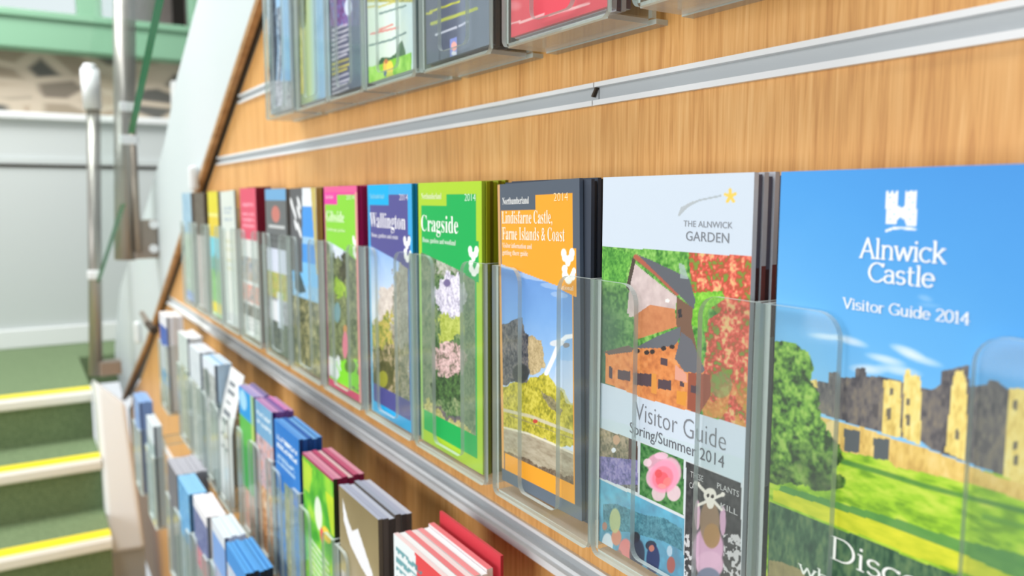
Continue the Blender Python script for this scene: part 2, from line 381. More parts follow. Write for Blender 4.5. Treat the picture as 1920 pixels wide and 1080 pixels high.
def stack(n, x0, x1, z0, z1, Y, t, kind, label, group, col, right=None, top=None, name='leaflet', jx=0.0012, jz=0.0015, gap=0.0004, left=None, rot=0.0):
    """the leaflets queued behind the front one: only their edges and a plain face show"""
    y = Y; src = None
    for k in range(n):
        dx = random.uniform(-jx, jx); dz = random.uniform(-jz, jz)*(1 if k else 0)-0.0005
        p = Pic(x0, x1, z0, z1, y+k*(t+gap), 2, 2); p.mix(np.ones_like(p.X), col)
        r = right[k % len(right)] if right else None; tp = top[k % len(top)] if top else None
        o = leaflet(name, label, kind, group, p, t, edge=col, right=r, top=tp, left=left, rot=rot)
        o.location.x += dx; o.location.z += dz

# ------------------------------------------------------------------ clear pockets
def arc(cx, cz, r, a0, a1, n=6): return [(cx+r*math.cos(math.radians(a0+(a1-a0)*i/n)), cz+r*math.sin(math.radians(a0+(a1-a0)*i/n))) for i in range(n+1)]
POCK = {}
def pocket(label, group, x0, x1, Y, zb, depth, wall=0.33, H=0.166, t=0.0032):
    """clear pocket with two front lips, open finger slot, sides, back and base"""
    W = x1-x0; root = empty('leaflet_pocket', ((x0+x1)/2, Y+depth/2, zb+CZ)); tag(root, label, 'leaflet holder', group)
    L = 0.30*W; r = 0.011; g = 0.006
    out = arc(x1-g, zb+g, g, -90, 0)+[(x1, zb+H)]
    out += arc(x1-L+r, zb+H-r, r, 90, 180)+arc(x1-L-r*0.6, zb+0.012+r*0.6, r*0.6, 0, -90)+arc(x0+L+r*0.6, zb+0.012+r*0.6, r*0.6, 270, 180)
    out += arc(x0+L-r, zb+H-r, r, 0, 90)+[(x0, zb+H)]+arc(x0+g, zb+g, g, 180, 270)
    MB().prism(out, 'y', Y, Y+t, M_ACR, M_ACRE).build('front_panel', root)
    for xa in (x0, x1-t):
        MB().box(xa, xa+t, Y+t, Y+depth-t, zb+0.003, zb+H, M_ACR, dict(t=M_ACRE, f=M_ACRE, k=M_ACRE)).build('side_panel', root)
    MB().box(x0, x1, Y+depth-t, Y+depth, zb+0.003, zb+H+0.03, M_ACR, dict(t=M_ACRE, l=M_ACRE, r=M_ACRE)).build('back_panel', root)
    MB().box(x0+t, x1-t, Y+t, Y+depth-t, zb, zb+0.003, M_ACRB, dict(f=M_ACRE)).build('base', root)
    if wall-Y-depth > 0.0005:
        MB().box(x0+W*0.15, x1-W*0.15, Y+depth, wall, zb+0.10, zb+0.103, M_ACR, dict(f=M_ACRE, l=M_ACRE, r=M_ACRE)).build('hanging_arm', root)
        MB().box(x0, x1, Y+depth, wall, zb, zb+0.003, M_ACRB, dict(f=M_ACRE, l=M_ACRE, r=M_ACRE)).build('base_ledge', root)
    return root

# ================================================================== the setting
WY = 0.33                                   # face of the slatted oak wall
def edge_x(z): return -1.234-(0.253-z)/0.509 if z > -0.62 else -2.949-(-0.62-z)/0.38   # slanted end of the oak wall under the upper flight
# oak wall: five boards between aluminium channels, cut off along the slanted stair line
GROOVES = [0.1625, 0.0675, -0.263, -0.72]
WTOP, WBOT = 0.62, -CZ
g2 = 0.0055
lev = [WTOP]+[v for z in GROOVES for v in (z+g2, z-g2)]+[WBOT]
wall = MB()
for a, b in zip(lev[0::2], lev[1::2]):
    pts = [(0.75, b), (0.75, a), (edge_x(a), a)]
    if a > -0.62 > b: pts.append((edge_x(-0.62), -0.62))
    pts.append((max(edge_x(b), -3.6), b))
    wall.prism(pts, 'y', WY, WY+0.018, M_WOOD, M_WOOD)
wall.prism([(0.75, WBOT), (0.75, WTOP), (edge_x(WTOP), WTOP), (edge_x(-0.62), -0.62), (-3.55, -0.86), (-3.55, WBOT)], 'y', WY+0.018, WY+0.04, M_DARK)
tag(wall.build('wall_right'), kind='structure')
k = 0
for zi, z in enumerate(GROOVES):
    x0 = edge_x(z)+0.012
    segs = [(x0, -0.4285), (-0.4275, 0.75)] if zi == 1 else [(x0, 0.75)]
    for a, b in segs:
        if zi == 0 and a < 0: pass
        k += 1
        t = MB()
        t.box(a, b, WY+0.002, WY+0.0175, z-g2, z+g2, M_ALUIN)                                   # channel bed
        t.box(a, b, WY-0.0025, WY+0.004, z+g2-0.0012, z+g2+0.0018, M_ALU)                       # upper lip
        t.box(a, b, WY-0.0035, WY+0.004, z-g2-0.0022, z-g2+0.0012, M_ALU)                       # lower lip
        if zi == 2: t.box(a, b, WY-0.008, WY+0.002, z-g2-0.008, z-g2-0.0022, M_ALU)
        tag(t.build('trim_%d' % k), kind='structure')
sc = MB(); sc.prism([(-0.4335, 0.0665), (-0.4315, 0.0658), (-0.4285, 0.0705), (-0.4275, 0.0722), (-0.4295, 0.0718)], 'y', WY-0.0005, WY+0.0019, M_DARK)  # thin dark piece added as the mark where two rail lengths meet
tag(sc.build('rail_joint_mark'), 'small dark mark at the joint of the aluminium rail above the middle row', 'clip')

# white stringer of the upper flight with oak lipping
SY = 0.316
inner = [(x, z+0.018) for x, z in [(edge_x(0.62), 0.62), (-1.234, 0.253), (-1.56, 0.087), (-2.02, -0.147), (-2.62, -0.452), (-3.42, -0.80)]]
outer = [(-3.66, -0.70), (-3.63, -0.608), (-3.30, -0.335), (-2.55, -0.05), (-2.115, 0.131), (-1.90, 0.262), (-1.65, 0.37), (-1.2, 0.60), (-0.9, 0.75)]
sg = MB().prism(inner+outer, 'y', SY, WY+0.018, mat('stringer_paint', (206, 214, 218), 0.5)); tag(sg.build('trim_%d' % (k+1), bevel=0.004), kind='structure')
lp = MB()
pi = [(x, z-0.012) for x, z in inner]
lp.prism(pi+[(x, z-0.006) for x, z in pi[::-1]][0:0]+[(x+0.006, z+0.0165) for x, z in pi[::-1]][0:0]+[(x-0.004, z+0.0125) for x, z in pi[::-1]], 'y', SY-0.003, SY+0.007, M_LIP)
lp.prism([(x+0.001, z+0.002) for x, z in pi]+[(x-0.004, z+0.0125) for x, z in pi[::-1]], 'y', SY+0.007, WY, M_DARK)  # dark strip painted as the shade between lipping and oak wall
tag(lp.build('trim_%d' % (k+2)), kind='structure')

# white pier that closes the lower flight beside the oak wall
TL, BL = onY(178, 715, 0.185), onY(205, 1040, 0.185)
pn = np.cross(BL-TL, np.array([0, 1., 0]))
def onPl(x, y): r = ray(x, y); return r*(TL@pn)/(r@pn)
TR, BR = onPl(235, 757), onPl(273, 1029)
pr = MB()
pr.hull8([BL, BR, TR, TL]+[p+np.array([-0.16, 0, -0.02]) for p in (BL, BR, TR, TL)], M_WHITE)
tag(pr.build('trim_%d' % (k+3), bevel=0.012), kind='structure')
lo = MB(); lo.prism([(0.187, -CZ), (0.187, BL[2]+0.012), (0.288, BR[2]+0.012), (0.288, -CZ)], 'x', BL[0]-0.15, BR[0]-0.02, M_WALL)
tag(lo.build('trim_%d' % (k+4)), kind='structure')

# floor, landing and stairs
tag(MB().box(-2.5, 1.2, -1.6, WY+0.05, -CZ-0.05, -CZ, M_FLOOR).build('floor'), kind='structure')
LZ = -0.647; XB = -4.02
tag(MB().prism([(XB-0.1, -1.6), (-3.03, -1.6), (-3.03, 0.184), (-3.66, 0.184), (-3.66, 0.95), (XB-0.1, 0.95)], 'z', LZ-0.12, LZ, M_CARPET).build('floor_landing'), kind='structure')
st = empty('staircase', (-2.5, -0.35, 0)); tag(st, 'green carpeted stairs with white nosings and yellow edge strips', 'stairs')
RISE, GO = 0.169, 0.238
for i in range(4):
    xn = -3.017+GO*i; zt = LZ-RISE*i
    n = MB(); n.prism([(xn-0.03, zt-0.002), (xn+0.012, zt-0.002), (xn+0.018, zt-0.012), (xn+0.018, zt-0.034), (xn+0.012, zt-0.04), (xn-0.03, zt-0.04)], 'y', -1.55, 0.184, M_NOSE)
    n.build('nosing', st)
    MB().box(xn-0.042, xn+0.006, -1.55, 0.183, zt-0.002, zt+0.002, M_YEL).build('yellow_strip', st)
    MB().box(xn-0.03, xn-0.012, -1.55, 0.184, zt-RISE+(-0.001 if i < 3 else 0.001), zt-0.04, M_CARPET).build('riser', st)
    if i < 3: MB().box(xn-0.012, xn+GO-0.03, -1.55, 0.184, zt-RISE-0.03, zt-RISE, M_CARPET).build('tread', st)

# back wall: panelling, cap, rubble stone, green window frame
def bz(y, x=100): return onX(x, y, XB)[2]
def by(x, y): return onX(x, y, XB)[1]
zs, zg, zc, zst, zb = bz(612), bz(311), bz(213), bz(96), bz(26)
tag(MB().box(XB-0.1, XB, -1.6, 0.95, LZ, zc-0.03, M_WALL).build('wall_back'), kind='structure')
tag(MB().box(XB, XB+0.018, -1.6, 0.95, LZ, zs, M_WHITE).build('baseboard_back', bevel=0.005), kind='structure')
tag(MB().box(XB-0.1, XB+0.028, -1.6, 0.95, zc-0.03, zc, M_WHITE).build('trim_%d' % (k+5), bevel=0.005), kind='structure')
tag(MB().box(XB, XB+0.004, -1.6, 0.95, zg-0.008, zg+0.006, M_DARK).box(XB, XB+0.012, -1.6, 0.95, zg+0.006, zg+0.03, M_WALL).build('trim_%d' % (k+6)), kind='structure')
tag(MB().box(XB-0.35, XB-0.08, -1.6, 1.1, zc-0.1, zst+0.03, M_STONE).build('wall_back_stone'), kind='structure')
wn = empty('window_1', (XB-0.05, 0.2, zst+CZ)); tag(wn, kind='structure')
MB().box(XB-0.12, XB+0.03, -1.6, 1.2, zst, zb, M_GREENP).build('window_sill', wn, bevel=0.006)
MB().box(XB+0.03, XB+0.045, -1.6, 1.2, zb-0.03, zb, M_GREENP).build('window_bead', wn, bevel=0.004)
for xa, xb_ in ((145, 190), (358, 400), (-160, -120)):
    ya, yb = by(xa, 20), by(xb_, 20)
    MB().box(XB-0.10, XB+0.02, ya, yb, zb, zb+1.1, M_GREENP).build('window_frame', wn, bevel=0.005)
MB().box(XB-0.05, XB-0.044, -1.6, 1.2, zb, zb+1.1, M_GLASS).build('window_pane', wn)
MB().box(XB-0.10, XB+0.02, -1.6, 1.2, zb+1.1, zb+1.2, M_GREENP).build('window_head', wn)
ob = empty('wall_outside', (XB-4.2, 2.0, 0)); tag(ob, kind='structure')
MB().box(XB-5.4, XB-3.4, by(293, 20)*1.85, 3.4, -CZ, 3.4, M_OUT).build('facade', ob)
MB().box(XB-3.41, XB-3.38, by(322, 20)*1.85, by(322, 20)*1.85+0.10, 1.3, 2.4, M_DARK).build('window_opening', ob)
pv = MB().box(XB-0.02, XB+0.04, by(322, 200), by(342, 200), zc, zc+0.17, M_WHITE); tag(pv.build('trim_%d' % (k+7), bevel=0.004), kind='structure')

# balustrade of the upper flight: two posts, glass sheets, clamps
PY = 0.20
def P3(x, y, Y): return onY(x, y, Y)
def post(label, x, ytop, ybot, X, r, capped):
    A = onX(x, ybot, X); B = onX(x, ytop, X)
    root = empty('balustrade_post', (X, A[1], A[2]+CZ)); tag(root, label, 'post', None)
    zt = B[2]; return root, A[1], A[2], zt
XA = -2.30
root, ya, zba, _ = post('tall round steel post bolted to the white stringer by a square bracket', 235, 0, 487, XA, 0.026, False)
MB().tube((XA, ya, zba), tuple(onX(233, -40, XA)), 0.026, M_STEEL, n=28).build('tube', root, smooth=True)
MB().tube((XA+0.02, ya+0.030, zba+0.02), (XA+0.02, ya+0.030, zba+0.36), 0.009, M_BRONZE).build('clamp_bar', root, smooth=True)
br = MB(); z1_, z0_ = onX(275, 412, XA)[2], onX(275, 484, XA)[2]
bk_ = br.box(XA-0.03, XA+0.02, ya+0.02, SY, z0_, z1_, M_BRONZE).build('bracket', root, bevel=0.004)
for yy in (421, 466):
    b_ = onX(298, yy, XA+0.03); MB().tube((XA+0.02, b_[1]-0.012, b_[2]), (XA+0.032, b_[1]-0.012, b_[2]), 0.011, M_ALU).build('bolt', bk_, smooth=True)
for yy in (200, 262):
    c_ = onX(242, yy, XA+0.03); MB().box(XA+0.0, XA+0.03, c_[1]-0.022, c_[1]+0.022, c_[2]-0.012, c_[2]+0.012, M_ALU).build('glass_clamp', root, bevel=0.004)
XP = -2.93
root, yb_, zbb, ztb = post('shorter steel post with a bright sleeve standing at the white pier', 180, 122, 703, XP, 0.02, True)
ysl = onX(169, 205, XP)
y_top = onX(168, 130, XP)
MB().tube((XP, yb_, zbb), (XP, y_top[1]+0.004, ysl[2]), 0.020, M_STEEL, n=24).build('tube', root, smooth=True)
sl = MB(); sl.tube((XP, y_top[1]+0.002, ysl[2]), (XP, y_top[1], y_top[2]), 0.027, M_ALU, n=28)
sl.tube((XP, y_top[1], y_top[2]), (XP, y_top[1], y_top[2]+0.016), 0.027, M_ALU, 0.016, n=28).build('sleeve', root, smooth=True)
b0, b1 = onX(192, 703, XP), onX(224, 640, XP)
MB().box(XP-0.02, XP+0.025, b0[1]-0.01, b1[1], b0[2], b1[2]-0.06, M_BRONZE).build('bracket', root, bevel=0.004)
c_ = onX(178, 516, XP+0.03); MB().box(XP-0.005, XP+0.03, c_[1]-0.02, c_[1]+0.02, c_[2]-0.014, c_[2]+0.014, M_ALU).build('glass_clamp', root, bevel=0.004)
def glass(label, pa, pb, Ya, Yb, h):
    A, B = onY(*pa, Ya), onY(*pb, Yb); t = 0.010
    g = MB(); up = np.array([0, 0, h]); n = np.array([0, t, 0])
    g.hull8([A, B, B+up, A+up, A+n, B+n, B+up+n, A+up+n], M_GLASS, {2: M_GLASSE})
    tag(g.build('glass_sheet'), label, 'glass panel', None)
glass('sloping sheet of green-edged glass right of the tall steel post', (240, 250), (300, -40), 0.172, 0.172, 0.7)
glass('sloping sheet of green-edged glass between the two steel posts', (180, 530), (226, 382), 0.20, 0.178, 0.55)
def knob(label, x, y, Y, h):
    p = onY(x, y, Y); m = MB(); m.box(p[0]-0.012, p[0]+0.012, SY-0.02, SY, p[2]-h/2, p[2]+h/2, M_WHITE)
    tag(m.build('stringer_cap', bevel=0.008), label, 'cap', None)
knob('white plastic cap on the stringer beside the end of the middle row', 327, 334, 0.27, 0.05)
knob('white plastic cap low on the stringer near the green landing', 234, 625, 0.27, 0.07)

# ================================================================== middle row: pockets and covers
Y2 = 0.288; PF2 = 0.2835; ZB2 = -0.2135
G2 = 'clear pockets of the middle row'
def oak_leaf(p, x, y, w_, h_, c=(255, 255, 255)):
    """white oak-leaf emblem, centre (x, y) in the current crop"""
    for dx, dy, rx, ry, r in [(-.28, -.36, .22, .13, .5), (.28, -.30, .2, .13, -.6), (-.18, -.12, .26, .12, .4), (.22, -.06, .26, .12, -.4), (0, -.2, .1, .3, 0), (-.25, .24, .26, .14, -.7), (.22, .22, .26, .14, .5), (0, .36, .34, .13, .1), (.3, .4, .16, .09, .5)]:
        p.ell(x+dx*w_, y+dy*h_, rx*w_, ry*h_, c, 1, r)
    return p

# --- blue castle guide
x0, x1 = -0.2404, -0.1160
p = Pic(x0, x1, -0.200, 0.0112, Y2, 250, 400, 1); p.crop(1420, 300, 2.7)
t_ = np.clip(p.V*2.0, 0, 1)*0.75+0.30*(1-p.U)
p.ramp(t_+0.05*(p.noise(.02, 3)-.5), [(58, 142, 220), (74, 158, 230), (100, 178, 238), (150, 208, 246)])
for x, y, rx, ry, r, a in [(350, 895, 90, 14, .12, .75), (470, 915, 90, 18, .3, .8), (760, 970, 90, 20, .35, .85), (650, 1010, 100, 18, .25, .8), (830, 1010, 110, 18, .3, .7), (560, 1060, 90, 22, .1, .8), (720, 1065, 110, 22, .2, .7), (850, 700, 40, 14, .3, .3), (870, 735, 60, 10, .1, .2)]:
    p.ell(x, y, rx*1.1, ry*1.3, (236, 243, 252), a*.9, r, soft=1.1)
p.crop(1420, 680, 2.7)
gr = p.noise(.004, 4, 2.0, .7)
p.poly([(60, 560), (420, 430), (700, 430), (1500, 640), (1500, 1400), (20, 1400)], (150, 196, 40))
g_all = p.inpoly([(60, 560), (420, 430), (700, 430), (1500, 640), (1500, 1400), (20, 1400)])
p.ramp(np.clip((gr-.5)*2.2+.5, 0, 1), [(116, 164, 44), (160, 206, 52), (196, 220, 80)], g_all)
# castle
dark = p.inpoly([(270, 240), (275, 100), (310, 95), (360, 100), (362, 50), (410, 45), (420, 75), (495, 75), (495, 30), (545, 25), (555, 70), (640, 70), (730, 95), (840, 130), (880, 140), (930, 110), (930, 40), (975, 35), (1070, 10), (1075, 120), (1160, 110), (1175, 85), (1210, 90), (1250, 120), (1262, 130), (1350, 150), (1500, 150), (1500, 640), (1240, 570), (880, 440), (830, 400), (540, 330)])
p.foliage(dark, [(70, 70, 78), (112, 108, 108), (146, 136, 118)], .007, con=1.0, sx=.6, sz=1.3)
for pts in ([(632, 360), (640, 85), (728, 95), (724, 380)], [(735, 380), (742, 95), (748, 40), (770, 30), (780, 70), (800, 60), (826, 70), (830, 150), (826, 420)], [(950, 450), (985, 120), (1000, 45), (1040, 40), (1060, 110), (1062, 240), (1050, 500)], [(1240, 580), (1275, 130), (1350, 130), (1500, 160), (1500, 660)], [(262, 90), (300, 85), (305, 125), (262, 130)]):
    p.foliage(p.inpoly(pts), [(202, 172, 92), (238, 216, 128), (246, 234, 164)], .007, con=.9, sx=.6, sz=1.3)
for a, b, c, d in [(670, 130, 690, 165), (655, 230, 678, 290), (585, 210, 612, 275), (752, 180, 772, 215), (752, 260, 772, 320), (1000, 335, 1020, 390), (1296, 190, 1318, 240), (1296, 400, 1318, 440), (1296, 470, 1318, 520), (930, 180, 950, 220), (935, 330, 955, 370)]:
    p.poly([(a, b), (c, b), (c, d), (a, d)], (86, 84, 88), .8)
p.foliage(p.inpoly([(255, 250), (380, 290), (540, 330), (700, 390), (840, 430), (1050, 510), (1250, 590), (1500, 660), (1500, 760), (1180, 640), (860, 560), (700, 530), (660, 490), (430, 450), (390, 420), (330, 400), (262, 330)]), [(196, 160, 88), (228, 196, 112), (238, 212, 140)], .007, con=1.0, sx=.6, sz=1.3)
p.poly([(440, 335), (520, 345), (516, 458), (438, 448)], (92, 100, 104)); p.poly([(588, 380), (668, 388), (664, 495), (588, 485)], (92, 100, 104))
p.poly([(380, 290), (410, 295), (400, 420), (345, 400), (350, 300)], (236, 216, 160), .7)
# shade stripes on the lawn
sh = (70, 128, 66)
p.line([(430, 500), (640, 560), (850, 625), (1100, 690), (1500, 790)], 26, sh, .75)
p.line([(1150, 780), (1500, 870)], 30, (92, 150, 60), .6)
p.poly([(120, 620), (380, 700), (700, 790), (1000, 890), (1500, 1010), (1500, 1130), (1350, 1100), (1000, 960), (700, 870), (380, 760), (100, 660)], (78, 140, 78), .8)
p.ramp(np.clip((gr-.5)*2+.5, 0, 1), [(186, 200, 44), (222, 222, 60)], p.inpoly([(80, 640), (380, 735), (560, 790), (1000, 950), (1300, 1090), (1300, 1400), (1150, 1100), (800, 985), (600, 900), (380, 820), (80, 700)]))
p.foliage(p.inpoly([(60, 700), (380, 830), (620, 920), (800, 1000), (1000, 1070), (1180, 1130), (1180, 1700), (40, 1700)]), [(40, 74, 58), (70, 106, 78), (104, 134, 92)], .006, con=1.2, sx=.6, sz=1.6)
p.ramp(p.noise(.003), [(150, 130, 90), (190, 170, 120)], p.inpoly([(60, 1000), (130, 1010), (240, 1060), (240, 1200), (40, 1200)]), .8)
# tree
tree = np.zeros_like(p.X, bool)
for x, y, rx, ry in [(150, 60, 130, 150), (120, -40, 110, 70), (200, 200, 110, 130), (140, 330, 190, 150), (230, 470, 190, 150), (110, 500, 140, 120), (330, 590, 90, 60), (400, 600, 50, 40)]:
    d = ((p.gx()-x)/rx)**2+((p.gy()-y)/ry)**2; tree |= d < 1+0.9*(p.noise(.006, 3)-.5)
p.foliage(tree, [(38, 66, 30), (84, 134, 48), (132, 184, 68), (168, 206, 96)], .006, con=1.5)
low = np.clip((p.gy()-350)/250, 0, 1)*tree; p.mix(low*np.clip(p.noise(.008, 3)*1.6-.3, 0, 1), (50, 62, 54), .85)
# tower emblem
p.crop(1420, 300, 2.7); W_ = (244, 248, 252)
p.poly([(652, 158), (664, 158), (664, 168), (676, 168), (676, 156), (690, 156), (690, 168), (702, 168), (702, 158), (714, 158), (712, 235), (736, 240), (748, 225), (748, 156), (760, 156), (760, 166), (772, 166), (772, 154), (786, 154), (786, 166), (796, 166), (796, 156), (808, 156), (804, 335), (758, 333), (742, 300), (722, 290), (708, 305), (700, 328), (650, 322)], W_)
for a, b in ((672, 190), (690, 215), (670, 250), (692, 275), (672, 300), (770, 190), (788, 215), (768, 250), (790, 275), (772, 300)): p.ell(a, b, 7, 6, (150, 196, 238), .7)
p.line([(654, 358), (690, 345), (730, 343), (800, 352)], 12, W_)
p.text('Alnwick', 516, 492, 960, 98, W_, False, 1.115).text('Castle', 560, 612, 902, 94, W_, False, 1.115)
p.text('Visitor Guide 2014', 430, 748, 1082, 52, W_, False, 1.12)
p.crop(1420, 680, 2.7)
p.text('Discover', 372, 985, 1180, 112, (246, 250, 246), False, 1.085)
p.text('what lies within', 205, 1055, 1260, 62, (240, 246, 240), False, 1.10)
leaflet('castle_guide', 'blue castle visitor guide with a sunlit castle over green lawns', 'booklet', None, p, 0.0035, right=(220, 226, 232), top=(236, 240, 244))
stack(5, x0, x1, -0.200, 0.0108, Y2+0.0042, 0.0030, 'booklet', 'booklet with plain spine queued behind the blue castle guide', 'castle guides queued in the right-hand pocket', (222, 226, 232), name='castle_guide')
pocket('clear pocket holding the blue castle guide at the right', G2, x0-0.005, x1+0.006, PF2, ZB2, 0.034)

# --- garden visitor guide
x0, x1 = -0.3665, -0.2555
p = Pic(x0, x1, -0.206, 0.0114, Y2, 210, 400, 2); p.mix(np.ones_like(p.X), (203, 216, 231))
p.crop(1100, 440, 1080/380)
pic_ = p.inpoly([(60, 60), (900, 118), (880, 1035), (600, 955), (50, 782)])
p.foliage(pic_, [(58, 118, 52), (104, 170, 72), (146, 200, 104)], .006)
p.mix(pic_*np.clip((330-p.gx())/240, 0, 1)*np.clip((p.gy()-200)/250, 0, 1), (74, 104, 92), .8)
red = pic_ & p.inpoly([(540, 60), (700, 90), (900, 100), (900, 1040), (620, 960), (600, 800), (640, 600), (620, 470), (700, 420), (560, 300)])
n = .5*p.noise(.005, 3)+.5*p.noise(.0018, 2)
p.ramp(np.clip((n-.5)*2.8+.5, 0, 1), [(120, 150, 60), (170, 90, 56), (214, 84, 72), (232, 132, 106), (226, 190, 130)], red)
p.mix(red*np.clip((p.gy()-700)/250, 0, 1)*(p.noise(.006) > .42), (206, 160, 74), .75)
p.foliage(p.inpoly([(560, 310), (720, 300), (740, 340), (650, 400), (640, 520), (560, 480)]), [(96, 170, 46), (150, 214, 76)], .004)
p.ell(715, 800, 60, 70, (120, 150, 90), .6)
p.foliage(p.inpoly([(90, 60), (240, 100), (200, 260), (80, 240)]), [(62, 130, 52), (120, 190, 80)], .004)
# timber tree house
p.poly([(215, 420), (240, 150), (480, 330), (475, 400), (330, 380), (280, 440)], (206, 190, 190))
p.ramp(p.noise(.004), [(188, 170, 170), (222, 206, 204)], p.inpoly([(232, 330), (252, 150), (478, 335), (470, 395), (335, 372), (300, 430), (225, 440)]))
p.poly([(210, 280), (245, 120), (262, 135), (225, 300)], (80, 70, 62))
p.line([(262, 118), (370, 205), (480, 312)], 26, (176, 96, 78))
p.poly([(270, 105), (330, 130), (545, 230), (580, 350), (570, 400), (490, 320)], (96, 100, 108)); p.poly([(490, 150), (520, 160), (545, 240), (500, 230)], (166, 186, 186), .8)
p.ramp(p.noise(.003), [(190, 120, 80), (214, 146, 100)], p.inpoly([(255, 430), (340, 372), (470, 395), (480, 490), (260, 560)]))
p.poly([(480, 330), (565, 390), (560, 480), (590, 620), (500, 560), (478, 480)], (120, 92, 76)); p.poly([(485, 400), (505, 395), (508, 440), (490, 445)], (60, 56, 60))
p.ramp(p.noise(.003), [(178, 102, 62), (222, 140, 80), (230, 164, 108)], p.inpoly([(100, 620), (250, 610), (480, 570), (620, 690), (640, 860), (600, 955), (300, 870), (100, 790)]))
p.poly([(250, 605), (380, 540), (500, 490), (500, 545), (470, 590), (380, 605)], (104, 108, 116)); p.poly([(90, 625), (220, 590), (250, 605), (240, 625), (120, 640)], (110, 96, 90))
for q in ((270, 620), (320, 628), (350, 624), (410, 606), (455, 598)): p.ell(q[0], q[1], 14, 12, (58, 52, 52))
p.poly([(505, 520), (560, 560), (630, 720), (610, 740), (520, 730), (470, 660)], (104, 106, 114))
p.poly([(470, 690), (530, 740), (535, 790), (470, 770)], (222, 160, 140)); p.poly([(540, 735), (660, 745), (660, 860), (600, 955), (535, 930)], (150, 84, 66))
for q in [(395, 655, 432, 700), (165, 720, 232, 780), (248, 735, 345, 810), (380, 770, 450, 830), (555, 800, 600, 850), (495, 780, 518, 815), (118, 700, 138, 770)]:
    p.poly([(q[0], q[1]), (q[2], q[1]+8), (q[2], q[3]), (q[0], q[3]-10)], (86, 70, 78))
p.poly([(480, 830), (535, 840), (528, 918), (480, 900)], (222, 150, 62)); p.poly([(345, 740), (372, 745), (372, 850), (345, 840)], (222, 150, 70)); p.ell(430, 352, 12, 10, (240, 240, 236))
# small pictures along the foot
p.crop(1100, 800, 1466/380)
p.mix(p.inpoly([(60, -20), (1160, 330), (1160, 1600), (40, 1600)]), (210, 218, 224))
p.poly([(60, -80), (1160, 240), (1125, 410), (725, 245), (390, 110), (80, 0)], (199, 215, 225))
a1 = p.inpoly([(75, 0), (368, 105), (370, 475), (70, 358)]); p.foliage(a1, [(96, 96, 78), (142, 134, 110), (176, 160, 136)], .005)
p.poly([(305, 80), (368, 105), (368, 330), (300, 300)], (84, 62, 58)); p.foliage(a1 & (p.gy() > 205+.25*p.gx()*.4) & (p.gy() < 430), [(92, 92, 150), (128, 122, 192), (160, 152, 206)], .004, .85)
p.ell(215, 95, 26, 36, (196, 160, 130)); p.ell(195, 170, 16, 18, (226, 232, 240)); p.foliage(a1 & (p.gy() > 420), [(60, 60, 66), (150, 150, 150)], .003)
a2 = p.inpoly([(388, 112), (702, 240), (700, 640), (384, 490)]); p.foliage(a2, [(36, 84, 46), (66, 128, 66), (96, 146, 90)], .006)
for x, y, rx, ry, c, r in [(515, 270, 80, 75, (232, 168, 196), 0), (600, 330, 85, 110, (238, 180, 206), 0), (490, 370, 60, 80, (240, 186, 210), 0), (520, 480, 50, 60, (232, 200, 212), 0), (630, 480, 50, 60, (240, 206, 220), 0), (560, 360, 105, 120, (240, 156, 186), .3), (550, 370, 75, 85, (242, 128, 150), .3), (545, 380, 45, 52, (236, 96, 110), .3), (520, 340, 26, 30, (226, 84, 92), 0), (580, 400, 26, 36, (246, 130, 130), .5), (545, 430, 30, 18, (250, 150, 150), .2), (440, 260, 30, 30, (240, 210, 222), 0), (540, 210, 50, 26, (238, 190, 214), 0)]: p.ell(x, y, rx, ry, c, .9, r)
a3 = p.inpoly([(720, 250), (1118, 412), (1112, 1400), (700, 1400)]); p.foliage(a3, [(52, 52, 56), (76, 76, 78)], .006)
a4 = p.inpoly([(65, 365), (705, 665), (700, 1400), (60, 1400)]); p.ramp(np.clip(p.noise(.006)*.6+(p.gy()-400)/900*.6, 0, 1), [(112, 204, 234), (100, 176, 206), (92, 142, 170), (96, 128, 150)], a4)
p.foliage(p.inpoly([(120, 560), (220, 560), (420, 640), (560, 660), (690, 740), (690, 900), (560, 830), (300, 760), (120, 760)]) & a4, [(48, 92, 104), (96, 150, 160)], .003, .7)
for x, y, rx, ry, c in [(130, 720, 18, 30, (190, 130, 110)), (150, 850, 40, 80, (226, 232, 238)), (215, 800, 36, 60, (224, 140, 110)), (205, 680, 40, 90, (190, 196, 140)), (280, 900, 50, 90, (236, 130, 124)), (350, 800, 36, 40, (40, 36, 44)), (365, 920, 55, 110, (52, 52, 70)), (465, 860, 40, 36, (44, 44, 60)), (480, 960, 48, 110, (40, 46, 90)), (470, 880, 20, 24, (204, 130, 110)), (610, 1000, 30, 60, (170, 90, 80)), (600, 900, 20, 40, (180, 200, 216)), (230, 950, 30, 60, (150, 120, 110))]: p.ell(x, y, rx, ry, c, .85)
# child with a skull and crossbones on the dark panel
for x, y, rx, ry, c in [(800, 640, 22, 110, (214, 176, 200)), (985, 680, 22, 110, (210, 170, 200)), (880, 880, 110, 160, (220, 172, 206)), (890, 1000, 100, 100, (224, 180, 210)), (890, 690, 72, 160, (150, 124, 100)), (905, 790, 60, 90, (168, 130, 84)), (880, 1110, 90, 90, (110, 120, 150))]: p.ell(x, y, rx, ry, c, .95)
sk = (232, 228, 220)
p.line([(790, 400), (975, 600)], 22, sk); p.line([(985, 490), (800, 570)], 22, sk); p.ell(795, 410, 22, 16, sk); p.ell(985, 490, 16, 18, sk)
p.ell(892, 495, 46, 52, sk); p.ell(895, 560, 26, 34, sk); p.ell(878, 498, 11, 14, (60, 50, 50)); p.ell(910, 505, 11, 14, (60, 50, 50))
nz_ = p.noise(.0022, 2); p.mix(a3 & (p.gy() > 780) & ((p.gx() < 770) | (p.gx() > 990)) & (nz_ > .5), (214, 214, 218), .9)
